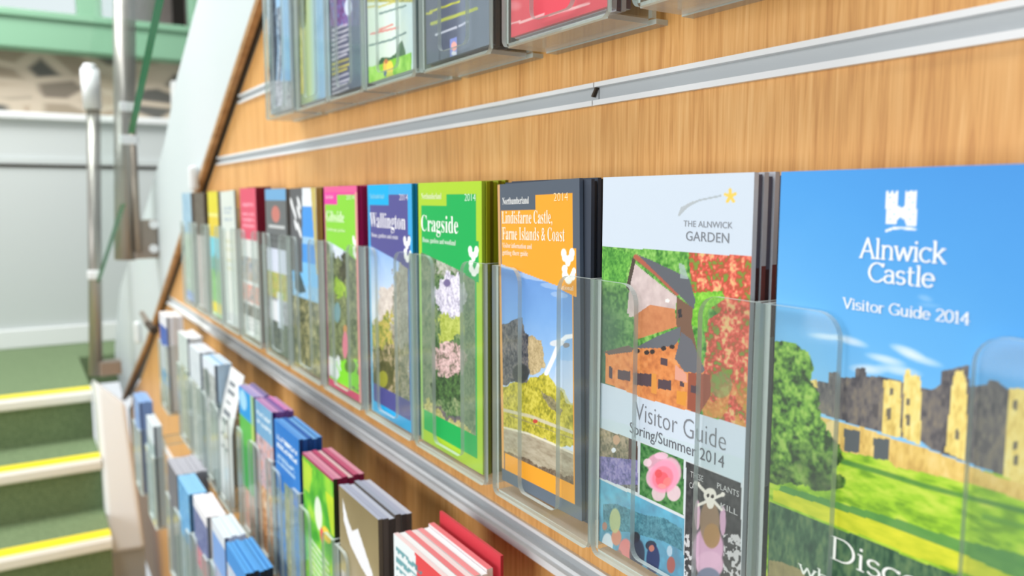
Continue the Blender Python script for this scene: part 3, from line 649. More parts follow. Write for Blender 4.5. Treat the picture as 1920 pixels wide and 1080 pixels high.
for bd, xl_, yl_, xr_ in (('THESE', 752, 362, 845), ('CAN', 745, 440, 800), ('PLANTS', 945, 445, 1105), ('KILL', 970, 590, 1095)): p.text(bd, xl_, yl_, xr_, 42, (196, 198, 200))
p.crop(1120, 320, 4.5)
p.line([(690, 375), (760, 300), (860, 250), (1040, 212)], 16, (168, 178, 184), .85); p.poly([(680, 380), (705, 310), (800, 260), (860, 245), (780, 300)], (176, 184, 190), .9)
for a_ in range(5):
    an = math.radians(72*a_-20); p.line([(1122, 215), (1122+44*math.cos(an), 215+54*math.sin(an))], 26, (238, 204, 96))
p.text('THE ALNWICK', 728, 470, 1142, 50, (140, 146, 154)).text('GARDEN', 748, 588, 1112, 78, (128, 134, 142))
p.crop(880, 320, 853/600); p.text('Visitor Guide', 442, 662, 686, 48, (124, 128, 136), False, -0.012).text('Spring/Summer 2014', 428, 697, 682, 28, (104, 108, 116), False, 0)
edg = [(0, (92, 92, 110)), (0.20, (92, 92, 110)), (0.2001, (70, 40, 44)), (0.36, (104, 58, 58)), (0.3601, (122, 116, 122)), (0.72, (150, 150, 160)), (0.7201, (60, 62, 66)), (1, (70, 66, 66))]
edg2 = [(0, (186, 190, 200)), (0.2, (186, 190, 200)), (0.2001, (120, 66, 66)), (0.36, (40, 34, 40)), (0.3601, (170, 172, 178)), (0.7, (96, 98, 106)), (0.7001, (40, 42, 46)), (1, (60, 60, 60))]
def prof(e): return [(a, c) for a, c in e]
leaflet('garden_guide', 'pale garden visitor guide with a timber tree house and a pink rose', 'booklet', None, p, 0.003, right=(214, 220, 232), top=(232, 236, 242))
stack(6, x0, x1, -0.206, 0.0110, Y2+0.0036, 0.0030, 'booklet', 'booklet queued behind the pale garden guide, banded spine showing', 'garden guides queued behind the tree house cover', (190, 194, 204), right=[prof(edg), prof(edg2), prof(edg), prof(edg2)], name='garden_guide')
pocket('clear pocket holding the pale garden guide with the tree house', G2, -0.3685, -0.2480, PF2, ZB2, 0.034)

# --- heritage leaflets with a coloured frame, tab, title and oak-leaf emblem
def frame_cover(p, border, body, tab, tabtext, title, tsub, photo, bottom, leaf_uv, ptop=(0.262, 0.325), year=True, band=0.885, b=0.045, tab_u=0.5):
    p.mix(np.ones_like(p.X), border)
    p.rect(b, 0.042, 1-b*1.6, band+0.075, body)
    pm = p.inpoly([(b*0.7, ptop[0]), (1-b*1.9, ptop[1]), (1-b*1.9, band), (b*0.7, band)], True)
    C0 = p.C.copy(); photo(p, pm); p.C = np.where(pm[..., None], p.C, C0)
    p.rect(0, 0.0, tab_u, 0.085, tab)
    p.poly([(0.76, 0.2), (1-b*0.9, 0.2), (1-b*0.9, 0.34), (0.76, 0.32)], body, uv=True)
    lx, ly = leaf_uv; W_ = (248, 250, 248)
    for dx, dy, rx, ry in [(-.045, -.030, .030, .014), (.045, -.032, .030, .014), (-.03, -.016, .034, .011), (.03, -.018, .036, .011), (0, -.006, .030, .014), (-.035, .016, .034, .012), (-.03, .034, .036, .014), (.005, .046, .040, .013), (.05, .034, .030, .014), (.065, .020, .022, .010)]: p.ell(lx+dx, ly+dy, rx, ry, W_, 1, uv=True)
    p.ell(lx+.012, ly+.022, .022, .009, body, .9, uv=True); p.ell(lx, ly-.034, .012, .010, body, .9, uv=True)
    return p
def uvtext(p, body, u0, u1, v, cap, c, ser=True, thin=-0.006):
    x0, x1, z0, z1, Y = p.b
    p.texts.append((serif(body) if ser else body, x0+(x1-x0)*u0, x0+(x1-x0)*u1, z1-(z1-z0)*v, cap*(z1-z0), np.array(c, float), thin)); return p

# orange: castle crag and sea bird
def ph_orange(p, m):
    p.wob = 7
    p.crop(900, 600, 617/240)
    p.ramp(np.clip((p.gy()+200)/600+.25*(p.noise(.02, 4)-.5), 0, 1), [(104, 150, 214), (120, 168, 226), (150, 190, 234), (206, 220, 240)], m)
    p.crop(900, 320, 3.6)
    for x, y, rx, ry, a in [(250, 640, 120, 26, .7), (400, 720, 130, 24, .55), (560, 850, 60, 20, .4), (520, 790, 90, 20, .4)]: p.mix(m, (214, 224, 240), 0); p.ell(x, y, rx, ry, (206, 220, 240), a, .2)
    p.crop(900, 600, 617/240)
    p.foliage(m & p.inpoly([(105, 320), (200, 300), (330, 255), (470, 430), (470, 620), (105, 620)]), [(142, 140, 44), (190, 180, 56), (214, 204, 86)], .005)
    p.foliage(m & p.inpoly([(105, 310), (108, 20), (180, -10), (215, -10), (222, 60), (245, 70), (245, 200), (235, 300)]), [(58, 60, 70), (96, 96, 104), (130, 124, 118)], .004)
    p.foliage(m & p.inpoly([(243, 75), (300, 95), (322, 180), (320, 240), (240, 270)]), [(170, 150, 110), (208, 188, 146)], .003)
    p.ell(205, 255, 40, 45, (56, 60, 62), .85); p.foliage(m & p.inpoly([(300, 350), (345, 370), (420, 450), (400, 470), (330, 410)]), [(110, 106, 84), (160, 150, 110)], .003)
    p.line([(110, 425), (250, 465), (340, 505), (470, 560)], 16, (206, 200, 180), .9); p.line([(150, 455), (470, 590)], 5, (150, 140, 100), .8); p.ell(272, 490, 12, 10, (196, 70, 60))
    p.ramp(p.noise(.003, 3, 2, .6), [(140, 126, 104), (176, 166, 144), (196, 188, 168)], m & p.inpoly([(105, 510), (240, 545), (470, 660), (470, 900), (105, 720)]))
    p.line([(120, 512), (240, 548), (350, 600), (470, 662)], 10, (228, 224, 206), .9)
    p.foliage(m & p.inpoly([(105, 610), (470, 780), (470, 880), (105, 720)]), [(92, 76, 60), (140, 124, 104)], .002)
    p.line([(330, 262), (365, 190), (395, 120), (430, 92), (480, 88)], 22, (240, 244, 250)); p.ell(385, 120, 36, 16, (214, 220, 228)); p.ell(430, 132, 16, 12, (140, 140, 146))
    p.poly([(360, 300), (400, 190), (480, 210), (480, 440), (420, 400)], (206, 218, 240), .5)
x0, x1 = -0.4795, -0.3835
p = Pic(x0, x1, -0.2015, 0.0102, Y2, 170, 380, 3)
p.wob = 0; frame_cover(p, (84, 94, 108), (238, 164, 46), (84, 94, 108), '', '', '', ph_orange, None, (0.87, 0.245), band=0.9)
p.rect(0, 0.96, 1, 1, (98, 110, 124)); p.rect(0.0, 0.27, 0.035, 0.96, (232, 176, 104)); p.rect(0.0, 0.0, 0.03, .3, (206, 160, 108))
uvtext(p, 'Northumberland', .07, .42, .066, .022, (246, 248, 248)); uvtext(p, '2014', .72, .88, .062, .024, (252, 224, 176), False)
uvtext(p, 'Lindisfarne Castle,', .06, .70, .128, .040, (252, 244, 226)); uvtext(p, 'Farne Islands & Coast', .06, .84, .180, .040, (252, 244, 226))
uvtext(p, 'Visitor information and', .06, .45, .207, .016, (252, 244, 226)); uvtext(p, 'getting there guide', .06, .40, .230, .016, (252, 244, 226)); uvtext(p, 'National', .76, .93, .322, .014, (252, 236, 206))
E_OR = [(0, (58, 66, 80)), (.36, (48, 54, 66)), (.3601, (70, 52, 40)), (.52, (60, 48, 40)), (.5201, (86, 98, 112)), (1, (96, 108, 122))]
E_OR2 = [(0, (34, 38, 46)), (.36, (30, 32, 40)), (.3601, (38, 34, 32)), (.52, (34, 32, 32)), (.5201, (64, 74, 86)), (1, (70, 82, 94))]
leaflet('heritage_leaflet', 'orange leaflet with a crag castle, a white sea bird and a grey frame', 'leaflet', None, p, 0.0028, right=(96, 110, 130), top=(110, 120, 130), left=(210, 160, 100), rot=-1.6)
stack(7, x0, x1+0.002, -0.2015, 0.0110, Y2+0.0034, 0.0026, 'leaflet', 'dark slate-edged leaflet queued behind the orange castle leaflet', 'slate-edged leaflets behind the orange cover', (66, 74, 88), right=[prof(E_OR), prof(E_OR2)], name='heritage_leaflet', rot=-0.4)
pocket('clear pocket holding the orange leaflet with the crag castle', G2, -0.4855, -0.3715, PF2, ZB2, 0.034)

# green: flower bank
def ph_green(p, m):
    p.wob = 16
    p.crop(660, 320, 994/460)
    p.foliage(m, [(54, 84, 52), (96, 128, 82), (146, 158, 116)], .006)
    p.foliage(m & p.inpoly([(350, 330), (470, 330), (470, 420), (380, 420), (340, 420)]), [(120, 130, 110), (196, 198, 186)], .004)
    d = ((p.gx()-400)/60)**2+((p.gy()-510)/95)**2; p.foliage(m & (d < 1+1.2*(p.noise(.005)-.5)), [(170, 166, 190), (220, 216, 234), (242, 240, 248)], .004)
    p.ell(385, 455, 14, 16, (104, 92, 140), .9); p.foliage(m & p.inpoly([(345, 590), (430, 580), (450, 660), (370, 700)]), [(150, 166, 60), (196, 206, 110)], .004)
    d = ((p.gx()-395)/65)**2+((p.gy()-770)/80)**2; p.foliage(m & (d < 1+1.2*(p.noise(.004)-.5)), [(84, 92, 70), (206, 170, 170), (232, 206, 204)], .004)
    p.mix(m*np.clip((340-p.gx())/15, 0, 1), (128, 140, 124), .55); p.mix(m*np.clip((p.gx()-440)/15, 0, 1), (122, 140, 120), .6)
    p.foliage(m & p.inpoly([(330, 830), (440, 830), (440, 930), (330, 930)]), [(40, 60, 42), (90, 130, 70)], .004)
    p.foliage(m & p.inpoly([(280, 930), (330, 940), (500, 1070), (500, 1200), (280, 1010)]), [(150, 150, 90), (206, 200, 140)], .004)
    p.poly([(325, 945), (440, 1010), (440, 1035), (325, 965)], (92, 86, 104), .8)
x0, x1 = xpx(784, Y2), xpx(903, Y2)
p = Pic(x0, x1, -0.2080, 0.0118, Y2, 150, 340, 4)
frame_cover(p, (168, 206, 48), (20, 172, 84), (168, 206, 48), '', '', '', ph_green, None, (0.88, 0.262), band=0.875, b=.05, tab_u=.48)
p.rect(0, .955, 1, 1, (170, 206, 40)); p.rect(.05, .875, .92, .955, (20, 172, 84)); p.rect(0, .27, .035, 1, (164, 208, 120))
uvtext(p, 'Northumberland', .06, .40, .060, .022, (240, 248, 214)); uvtext(p, '2014', .76, .92, .066, .024, (220, 244, 228), False)
uvtext(p, 'Cragside', .05, .66, .180, .060, (246, 252, 246)); uvtext(p, 'House, gardens and woodland', .07, .62, .222, .018, (236, 250, 240))
leaflet('heritage_leaflet', 'green leaflet with a lime frame and a bank of pale flowers', 'leaflet', None, p, 0.0028, right=(176, 208, 60), top=(206, 222, 90), left=(190, 220, 110))
E_GR = [(0, (150, 160, 20)), (.3, (140, 150, 24)), (1, (150, 168, 70))]; E_GR2 = [(0, (110, 112, 14)), (.3, (100, 104, 20)), (1, (120, 136, 60))]
stack(6, x0, x1+.001, -0.2075, 0.0120, Y2+0.0034, 0.0028, 'leaflet', 'olive-edged leaflet queued behind the green flower leaflet', 'lime and olive leaflets behind the green cover', (150, 160, 36), right=[prof(E_GR), prof(E_GR2)], name='heritage_leaflet')
pocket('clear pocket holding the green leaflet with the lime frame', G2, -0.6205, -0.4975, PF2, ZB2, 0.034)

# purple: house and autumn garden
def ph_purple(p, m):
    p.wob = 14
    p.crop(660, 320, 994/460)
    p.ramp(np.clip((p.gy()-290)/260+.2*(p.noise(.012)-.5), 0, 1), [(130, 172, 232), (176, 204, 242), (226, 234, 246)], m)
    p.foliage(m & p.inpoly([(165, 470), (195, 330), (240, 320), (240, 1100), (165, 900)]), [(126, 120, 104), (160, 154, 138), (186, 180, 164)], .006)
    p.foliage(m & p.inpoly([(95, 560), (110, 470), (165, 470), (165, 640), (100, 650)]), [(196, 184, 176), (230, 222, 214)], .004)
    p.foliage(m & p.inpoly([(60, 600), (120, 620), (160, 560), (170, 760), (60, 760)]), [(110, 128, 60), (176, 172, 80), (206, 180, 104)], .005)
    p.foliage(m & p.inpoly([(60, 720), (240, 700), (240, 960), (60, 960)]), [(60, 66, 46), (120, 116, 70), (196, 176, 150)], .005)
    p.ell(130, 830, 40, 60, (72, 74, 36), .8); p.ell(125, 845, 20, 34, (168, 170, 50), .8)
    p.mix(m*np.clip((p.gx()-185)/15, 0, 1), (150, 158, 150), .45)
x0, x1 = xpx(689, Y2), xpx(772, Y2)
p = Pic(x0, x1, -0.2085, 0.0116, Y2, 110, 300, 5)
frame_cover(p, (56, 166, 226), (82, 80, 146), (0, 172, 230), '', '', '', ph_purple, None, (0.885, 0.25), band=0.87, b=.055, tab_u=.5)
p.rect(0, .95, 1, 1, (0, 166, 228)); p.rect(.06, .87, .9, .95, (74, 74, 142)); p.rect(0, .27, .04, 1, (120, 190, 232))
uvtext(p, 'Wallington', .05, .86, .180, .062, (246, 246, 252)); uvtext(p, 'House, gardens and estate', .08, .70, .222, .018, (236, 236, 248)); uvtext(p, '2014', .74, .92, .064, .024, (230, 230, 246), False); uvtext(p, 'Northumberland', .06, .4, .058, .02, (150, 224, 246))
leaflet('heritage_leaflet', 'purple leaflet with a sky blue frame and a house among trees', 'leaflet', None, p, 0.0028, right=(20, 140, 186), top=(120, 190, 230), left=(130, 190, 230))
stack(5, x0, x1+.0015, -0.2080, 0.0118, Y2+0.0034, 0.0026, 'leaflet', 'teal-edged leaflet queued behind the purple leaflet', 'teal-edged leaflets behind the purple cover', (20, 120, 164), right=[[(0, (10, 112, 150)), (.3, (16, 96, 130)), (1, (40, 124, 160))], [(0, (14, 84, 112)), (1, (40, 104, 132))]], name='heritage_leaflet')
pocket('clear pocket holding the purple leaflet with the sky blue frame', G2, -0.7375, -0.6265, PF2, ZB2, 0.032)

# lime: lawn and woodland walkers
def ph_lime(p, m):
    p.wob = 10
    p.crop(480, 540, 1033/220)
    p.foliage(m, [(64, 76, 52), (110, 120, 84), (150, 160, 110)], .006)
    p.crop(480, 330, 1033/220); p.ramp(p.noise(.006), [(190, 206, 236), (232, 238, 246)], m & p.inpoly([(620, 520), (830, 570), (800, 640), (740, 760), (690, 700), (650, 620)]))
    p.foliage(m & p.inpoly([(740, 820), (770, 680), (800, 660), (800, 960), (760, 960)]), [(50, 52, 40), (92, 92, 70)], .004); p.foliage(m & p.inpoly([(690, 900), (790, 930), (800, 1040), (680, 1040)]), [(120, 160, 50), (170, 200, 80)], .004)
    p.crop(480, 540, 1033/220); p.foliage(m & p.inpoly([(680, -20), (800, -20), (790, 90), (700, 80)]), [(120, 160, 50), (170, 200, 80)], .004)
    p.ell(715, 215, 28, 90, (120, 160, 170), .9); p.ell(785, 360, 18, 36, (190, 140, 90), .9); p.ell(785, 500, 24, 120, (206, 120, 140), .95)
    p.poly([(720, 650), (900, 640), (900, 900), (720, 850)], (126, 212, 40)); p.ell(830, 690, 50, 60, (70, 92, 54), .8)
    p.poly([(595, 600), (725, 620), (725, 830), (595, 760)], (226, 232, 240), .9)
x0, x1 = xpx(607, Y2), xpx(669, Y2)
p = Pic(x0, x1, -0.2085, 0.0114, Y2, 90, 260, 6)
frame_cover(p, (222, 70, 150), (134, 208, 56), (226, 60, 160), '', '', '', ph_lime, None, (0.92, 0.27), band=0.95, b=.03, tab_u=.42)
p.rect(0, .965, 1, 1, (214, 52, 110)); p.rect(.94, .0, 1, 1, (226, 150, 150)); p.rect(0, 0, 1, .03, (226, 92, 150))
uvtext(p, 'Gibside', .06, .62, .170, .052, (236, 250, 222)); uvtext(p, 'Landscape garden', .06, .64, .215, .016, (226, 246, 200)); uvtext(p, '2014', .70, .93, .062, .022, (226, 248, 206), False); uvtext(p, 'Gateshead', .05, .3, .058, .02, (250, 206, 232))
leaflet('heritage_leaflet', 'lime leaflet with a magenta tab and walkers on a lawn', 'leaflet', None, p, 0.0028, right=(168, 30, 90), top=(230, 100, 150), left=(200, 160, 140))
stack(5, x0, x1+.001, -0.2085, 0.0116, Y2+0.0034, 0.0028, 'leaflet', 'magenta-edged leaflet queued behind the lime leaflet', 'magenta-edged leaflets behind the lime cover', (160, 30, 90), right=[[(0, (156, 28, 86)), (.26, (140, 24, 80)), (1, (150, 60, 84))], [(0, (134, 20, 74)), (1, (120, 52, 72))]], name='heritage_leaflet')
pocket('clear pocket holding the lime leaflet with the magenta tab', G2, -0.8640, -0.7460, PF2, ZB2, 0.032)

# --- the seven further leaflets of the middle row, towards the stairs
def simple(p, segs):
    """bands of colour down the cover: (v0, v1, colour or [colours])"""
    for a, b, c in segs:
        m = (p.V >= a) & (p.V <= b)
        if isinstance(c, list): p.foliage(m, c, .008, con=1.4)
        else: p.mix(m, c)
    return p
def lines(p, u0, u1, vs, h, c, a=.8):
    for v in vs: p.mix((p.U > u0) & (p.U < u1) & (p.V > v) & (p.V < v+h) & (p.noise(.0022, 1, 2.0, .5) > .33), c, a)
    return p
# blue coast leaflet with slate header
p = Pic(-0.985, -0.885, -0.2075, 0.0108, Y2, 70, 180, 8)
simple(p, [(0, 1, (110, 118, 130)), (.0, .14, (224, 232, 240)), (.10, .40, (70, 150, 228)), (.26, .30, (150, 196, 234)), (.40, .62, (120, 190, 240)), (.52, .60, [(120, 180, 226), (170, 206, 230)]), (.60, 1, [(50, 60, 46), (120, 120, 80), (190, 184, 140)])])
p.poly([(.1, .40), (.25, .44), (.55, .56), (.3, .58), (.1, .56)], (70, 88, 92), uv=True)
p.poly([(0, 0), (.50, 0), (.42, .46), (0, .46)], (92, 94, 98), uv=True)
oak_uv = [(-.2, -.03, .1, .02), (.12, -.035, .1, .02), (-.1, 0, .12, .018), (.1, .0, .1, .02), (-.05, .05, .08, .02), (.1, .07, .12, .02)]
for dx, dy, rx, ry in oak_uv: p.ell(.25+dx*.9, .13+dy*1.4, rx*.8, ry*1.1, (236, 240, 244), 1, .4, uv=True)
p.poly([(.82, 0), (1, 0), (1, .45), (.95, .45)], (196, 180, 100), uv=True)
leaflet('coast_leaflet', 'blue coast leaflet with a slate grey header and white emblem', 'leaflet', None, p, 0.003, right=(190, 160, 90), top=(228, 232, 236), left=(96, 98, 102))
stack(4, -0.985, -0.884, -0.2075, 0.0108, Y2+0.0036, 0.003, 'leaflet', 'tan and maroon edged leaflet queued behind the blue coast leaflet', 'leaflets behind the blue coast cover', (150, 120, 80), right=[[(0, (190, 164, 90)), (1, (176, 150, 110))], [(0, (90, 34, 42)), (1, (120, 84, 70))]], name='coast_leaflet')
pocket('clear pocket holding the blue coast leaflet', G2, -0.9900, -0.8720, PF2, ZB2, 0.032)
# grey leaflet with a red emblem
p = Pic(-1.100, -1.003, -0.2075, 0.0110, Y2, 60, 170, 9)
simple(p, [(0, 1, (150, 156, 158)), (.0, .07, (110, 166, 210)), (.07, .36, (104, 108, 110)), (.36, .50, (206, 214, 232)), (.50, .66, [(150, 140, 70), (196, 190, 120), (120, 160, 70)]), (.66, .80, [(120, 124, 130), (190, 196, 206)]), (.8, 1, [(60, 70, 72), (130, 140, 120)])])
p.ell(.5, .15, .2, .05, (196, 120, 110), 1, uv=True); p.rect(.15, .215, .9, .235, (196, 200, 202)); lines(p, .2, .9, (.27, .30), .018, (70, 72, 74)); p.rect(.1, .68, .5, .8, (222, 226, 232))
p.rect(.45, .62, .7, .84, (206, 222, 236), .8)
leaflet('town_leaflet', 'grey leaflet with a blue top strip and small red emblem', 'leaflet', None, p, 0.003, right=(120, 124, 126), top=(140, 180, 214))
stack(3, -1.100, -1.003, -0.2075, 0.0110, Y2+0.0036, 0.003, 'leaflet', 'grey-edged leaflet queued behind the grey leaflet with the red emblem', 'leaflets behind the grey cover', (112, 116, 118), name='town_leaflet')
pocket('clear pocket holding the grey leaflet with the red emblem', G2, -1.1080, -0.9960, PF2, ZB2, 0.032)
# crimson-headed leaflet, standing proud
p = Pic(-1.243, -1.150, -0.2070, 0.0135, Y2, 60, 170, 10)
simple(p, [(0, 1, (216, 222, 220)), (.0, .34, (218, 84, 110)), (.46, .62, [(150, 140, 120), (200, 196, 190), (110, 130, 150)]), (.64, .76, [(206, 130, 110), (226, 190, 180), (140, 150, 150)]), (.78, .86, [(90, 96, 90), (170, 170, 160)])])
lines(p, .15, .85, (.10, .16, .20, .24), .02, (240, 170, 186)); lines(p, .2, .9, (.88, .91, .94), .012, (150, 156, 158))
leaflet('attraction_leaflet', 'white leaflet with a crimson header and small pictures', 'leaflet', None, p, 0.003, right=[(0, (122, 22, 52)), (.36, (110, 24, 50)), (.3601, (170, 174, 172)), (1, (150, 156, 154))], top=(226, 110, 134))
stack(5, -1.243, -1.148, -0.2070, 0.0142, Y2+0.0036, 0.0032, 'leaflet', 'maroon-topped leaflet queued behind the crimson-headed leaflet', 'maroon leaflets behind the crimson header', (120, 24, 52), right=[[(0, (116, 20, 48)), (.36, (90, 18, 40)), (.3601, (150, 154, 152)), (1, (130, 134, 132))]], top=[(214, 90, 120)], name='attraction_leaflet')
pocket('clear pocket holding the white leaflet with the crimson header', G2, -1.2470, -1.1330, PF2, ZB2, 0.032)
# plain white leaflet, leaning
p = Pic(-1.372, -1.275, -0.2070, 0.0100, Y2, 50, 150, 11)
simple(p, [(0, 1, (212, 220, 214)), (.30, .5, (222, 226, 216)), (.9, 1, (200, 206, 206))]); lines(p, .2, .8, (.12, .15, .2), .016, (150, 170, 186)); lines(p, .2, .8, (.36, .42, .5, .56), .02, (198, 200, 160))
leaflet('plain_leaflet', 'plain off-white leaflet leaning between the crimson and yellow ones', 'leaflet', None, p, 0.003, right=(150, 156, 154), top=(226, 230, 228), rot=-1.5)
pocket('clear pocket holding the plain off-white leaflet', G2, -1.3790, -1.2640, PF2, ZB2, 0.032)
# yellow leaflet
p = Pic(-1.480, -1.400, -0.2070, 0.0100, Y2, 50, 150, 12)
simple(p, [(0, 1, (170, 210, 160)), (.0, .17, (216, 206, 50)), (.17, .20, (226, 222, 130)), (.20, .36, (220, 198, 56)), (.36, .52, (124, 206, 222)), (.52, .62, [(150, 200, 200), (110, 160, 140)]), (.62, .88, [(126, 180, 110), (160, 206, 150)]), (.88, .96, (230, 214, 80))]); p.ell(.55, .58, .2, .10, (90, 140, 120), .8, uv=True)
leaflet('yellow_leaflet', 'leaflet with a yellow header over a cyan and green picture', 'leaflet', None, p, 0.003, right=(130, 136, 136), top=(226, 220, 110))
stack(3, -1.480, -1.400, -0.2070, 0.0095, Y2+0.0036, 0.003, 'leaflet', 'grey-edged leaflet queued behind the yellow-headed leaflet', 'leaflets behind the yellow header', (140, 146, 146), name='yellow_leaflet')
pocket('clear pocket holding the yellow-headed leaflet', G2, -1.4950, -1.3840, PF2, ZB2, 0.032)
# dark brown block and the pale blue one at the far end
p = Pic(-1.605, -1.515, -0.2070, 0.0085, Y2, 40, 140, 13); simple(p, [(0, .36, [(84, 74, 62), (112, 104, 94)]), (.36, 1, [(170, 166, 162), (196, 190, 186)])])
leaflet('brown_leaflet', 'dark brown headed leaflet second from the stair end of the middle row', 'leaflet', None, p, 0.012, right=[(0, (80, 72, 62)), (.36, (74, 66, 56)), (.3601, (150, 146, 142)), (1, (160, 156, 150))], top=(120, 116, 110))
pocket('clear pocket holding the dark brown headed leaflet', G2, -1.6140, -1.5030, PF2, ZB2, 0.032)
p = Pic(-1.735, -1.640, -0.2070, 0.0085, Y2, 40, 140, 14); simple(p, [(0, .36, [(130, 170, 196), (180, 206, 222)]), (.36, .9, [(196, 206, 200), (160, 186, 160)]), (.9, 1, (150, 170, 214))])
leaflet('pale_leaflet', 'pale blue leaflet at the stair end of the middle row', 'leaflet', None, p, 0.008, right=(110, 110, 108), top=(190, 200, 206))
pocket('clear pocket at the stair end of the middle row with the pale blue leaflet', G2, -1.7420, -1.6280, PF2, ZB2, 0.032)

# ================================================================== top row
Y1 = 0.2895; PF1 = 0.285; ZB1 = 0.0995; ZL1 = 0.1065; G1 = 'clear pockets of the top row'
def pk(x, y, Y): return float(onY(x, y, Y)[0])
R1 = [pk(499, 225, PF1), pk(555, 211, PF1), pk(612, 194, PF1), pk(680, 174, PF1), pk(786, 145, PF1), pk(941, 99, PF1), pk(1184, 34, PF1)]
def row1(i, label, paint, plabel, edge, right, n, slabel, sgroup, scol, sright=None, nx=80, wd=0.1035, t=0.003, rot=0):
    a = R1[i]+0.0045; p = Pic(a, a+wd, ZL1, ZL1+0.21, Y1, nx, int(nx*2.2), 30+i); p.crop(460, 0, 1920/520); paint(p)
    leaflet('leaflet', label, 'leaflet', None, p, t, edge=edge, right=right, rot=rot)
    if n: stack(n, a, a+wd, ZL1, ZL1+0.21, Y1+t+0.0005, 0.0032, 'leaflet', slabel, sgroup, scol, right=sright)
    nxt = R1[i+1]-0.004 if i < 6 else a+wd+0.006
    pocket(plabel, G1, R1[i], min(R1[i]+0.113, nxt), PF1, ZB1, 0.036)
def t0(p):
    p.ramp(p.U*.7+.3*p.noise(.03), [(196, 206, 214), (150, 190, 226), (120, 168, 216)]); p.foliage(p.inpoly([(165, -200), (200, -200), (225, 330), (215, 560), (190, 700), (165, 500)]), [(36, 44, 60), (90, 104, 124)], .006); p.foliage(p.inpoly([(215, 60), (250, 40), (262, 300), (240, 640), (215, 700), (232, 330)]), [(70, 84, 104), (190, 200, 210)], .006)
    p.foliage(p.gy() > 560, [(120, 126, 136), (200, 206, 214)], .004)
row1(0, 'blue and white leaflet at the stair end of the top row', t0, 'clear pocket at the stair end of the top row', (200, 210, 220), (170, 186, 200), 2, 'pale leaflet queued behind the blue and white end leaflet', 'leaflets behind the blue and white cover', (196, 204, 212))
def t1(p):
    p.ramp(p.U, [(120, 140, 110), (170, 190, 140), (140, 180, 214), (150, 190, 226)]); p.foliage(p.inpoly([(355, -200), (420, -200), (420, 150), (400, 240), (360, 200)]), [(50, 60, 40), (120, 130, 60)], .006)
    p.ramp(p.noise(.004), [(150, 150, 60), (226, 216, 120)], p.inpoly([(380, 190), (415, 200), (412, 650), (385, 650)]))
    p.foliage(p.inpoly([(355, 200), (380, 190), (385, 740), (355, 750)]), [(80, 96, 50), (140, 150, 80)], .005)
row1(1, 'leaflet with a yellow-green stripe beside a sky blue stripe', t1, 'clear pocket holding the leaflet with the yellow-green stripe', (190, 206, 220), (150, 180, 206), 2, 'pale leaflet queued behind the yellow-green striped leaflet', 'leaflets behind the yellow-green striped cover', (180, 190, 200))
def t2(p):
    p.mix(np.ones_like(p.X), (74, 78, 104)); p.foliage(p.gy() < 180, [(84, 60, 104), (130, 84, 150), (104, 130, 180)], .006); p.mix(np.clip((p.gx()-700)/50, 0, 1), (90, 112, 134), .7)
    p.ell(712, 50, 26, 60, (210, 226, 244), .9)
    for k, y in enumerate(range(200, 680, 34)): p.line([(605, y+10), (700+10*(k % 3), y-30)], 16, (206, 196, 84) if y in (438, 472, 506) else (206, 206, 216), .75)
row1(2, 'navy leaflet with rows of white and yellow lettering', t2, 'clear pocket holding the navy leaflet with rows of lettering', (90, 96, 116), (66, 70, 84), 3, 'dark-edged leaflet queued behind the navy lettered leaflet', 'leaflets behind the navy lettered cover', (86, 92, 104))
def t3(p):
    p.ramp(p.U*.5+p.noise(.02)*.5, [(206, 226, 204), (214, 230, 222), (190, 214, 230)]); p.foliage(p.gy() < 15, [(150, 150, 60), (210, 206, 120)], .004)
    for (a, b, c, d, k) in [(850, 50, 910, 40, (190, 180, 90)), (920, 50, 1040, 10, (196, 186, 90)), (930, 95, 1110, 40, (90, 120, 120)), (930, 205, 1020, 170, (220, 120, 110)), (870, 235, 1060, 190, (220, 110, 104)), (860, 315, 1010, 275, (80, 110, 110)), (1020, 270, 1110, 225, (80, 110, 110))]: p.line([(a, b), (c, d)], 13, k, .8)
    g = p.inpoly([(800, 475), (900, 455), (1000, 420), (1150, 365), (1150, 800), (800, 800)]); p.ramp(np.clip((p.noise(.008)-.5)*2+.5, 0, 1), [(120, 190, 50), (150, 214, 70), (176, 226, 100)], g)
    p.foliage(p.inpoly([(910, 455), (940, 400), (970, 395), (1000, 400), (1040, 370), (1060, 310), (1085, 280), (1105, 340), (1110, 375), (1000, 420)]), [(40, 84, 54), (96, 130, 90)], .003)
    for x, y, rx, ry, c in [(975, 460, 22, 50, (226, 190, 90)), (1000, 470, 24, 50, (236, 210, 80)), (975, 425, 12, 16, (190, 120, 80)), (970, 510, 12, 18, (60, 90, 140)), (1000, 520, 26, 24, (206, 210, 70))]: p.ell(x, y, rx, ry, c)
row1(3, 'pale green leaflet with a yellow figure on a grassy field', t3, 'clear pocket holding the pale green leaflet with the field', (206, 220, 214), (150, 170, 180), 3, 'pale leaflet queued behind the grassy field leaflet', 'leaflets behind the grassy field cover', (190, 204, 204), nx=120)
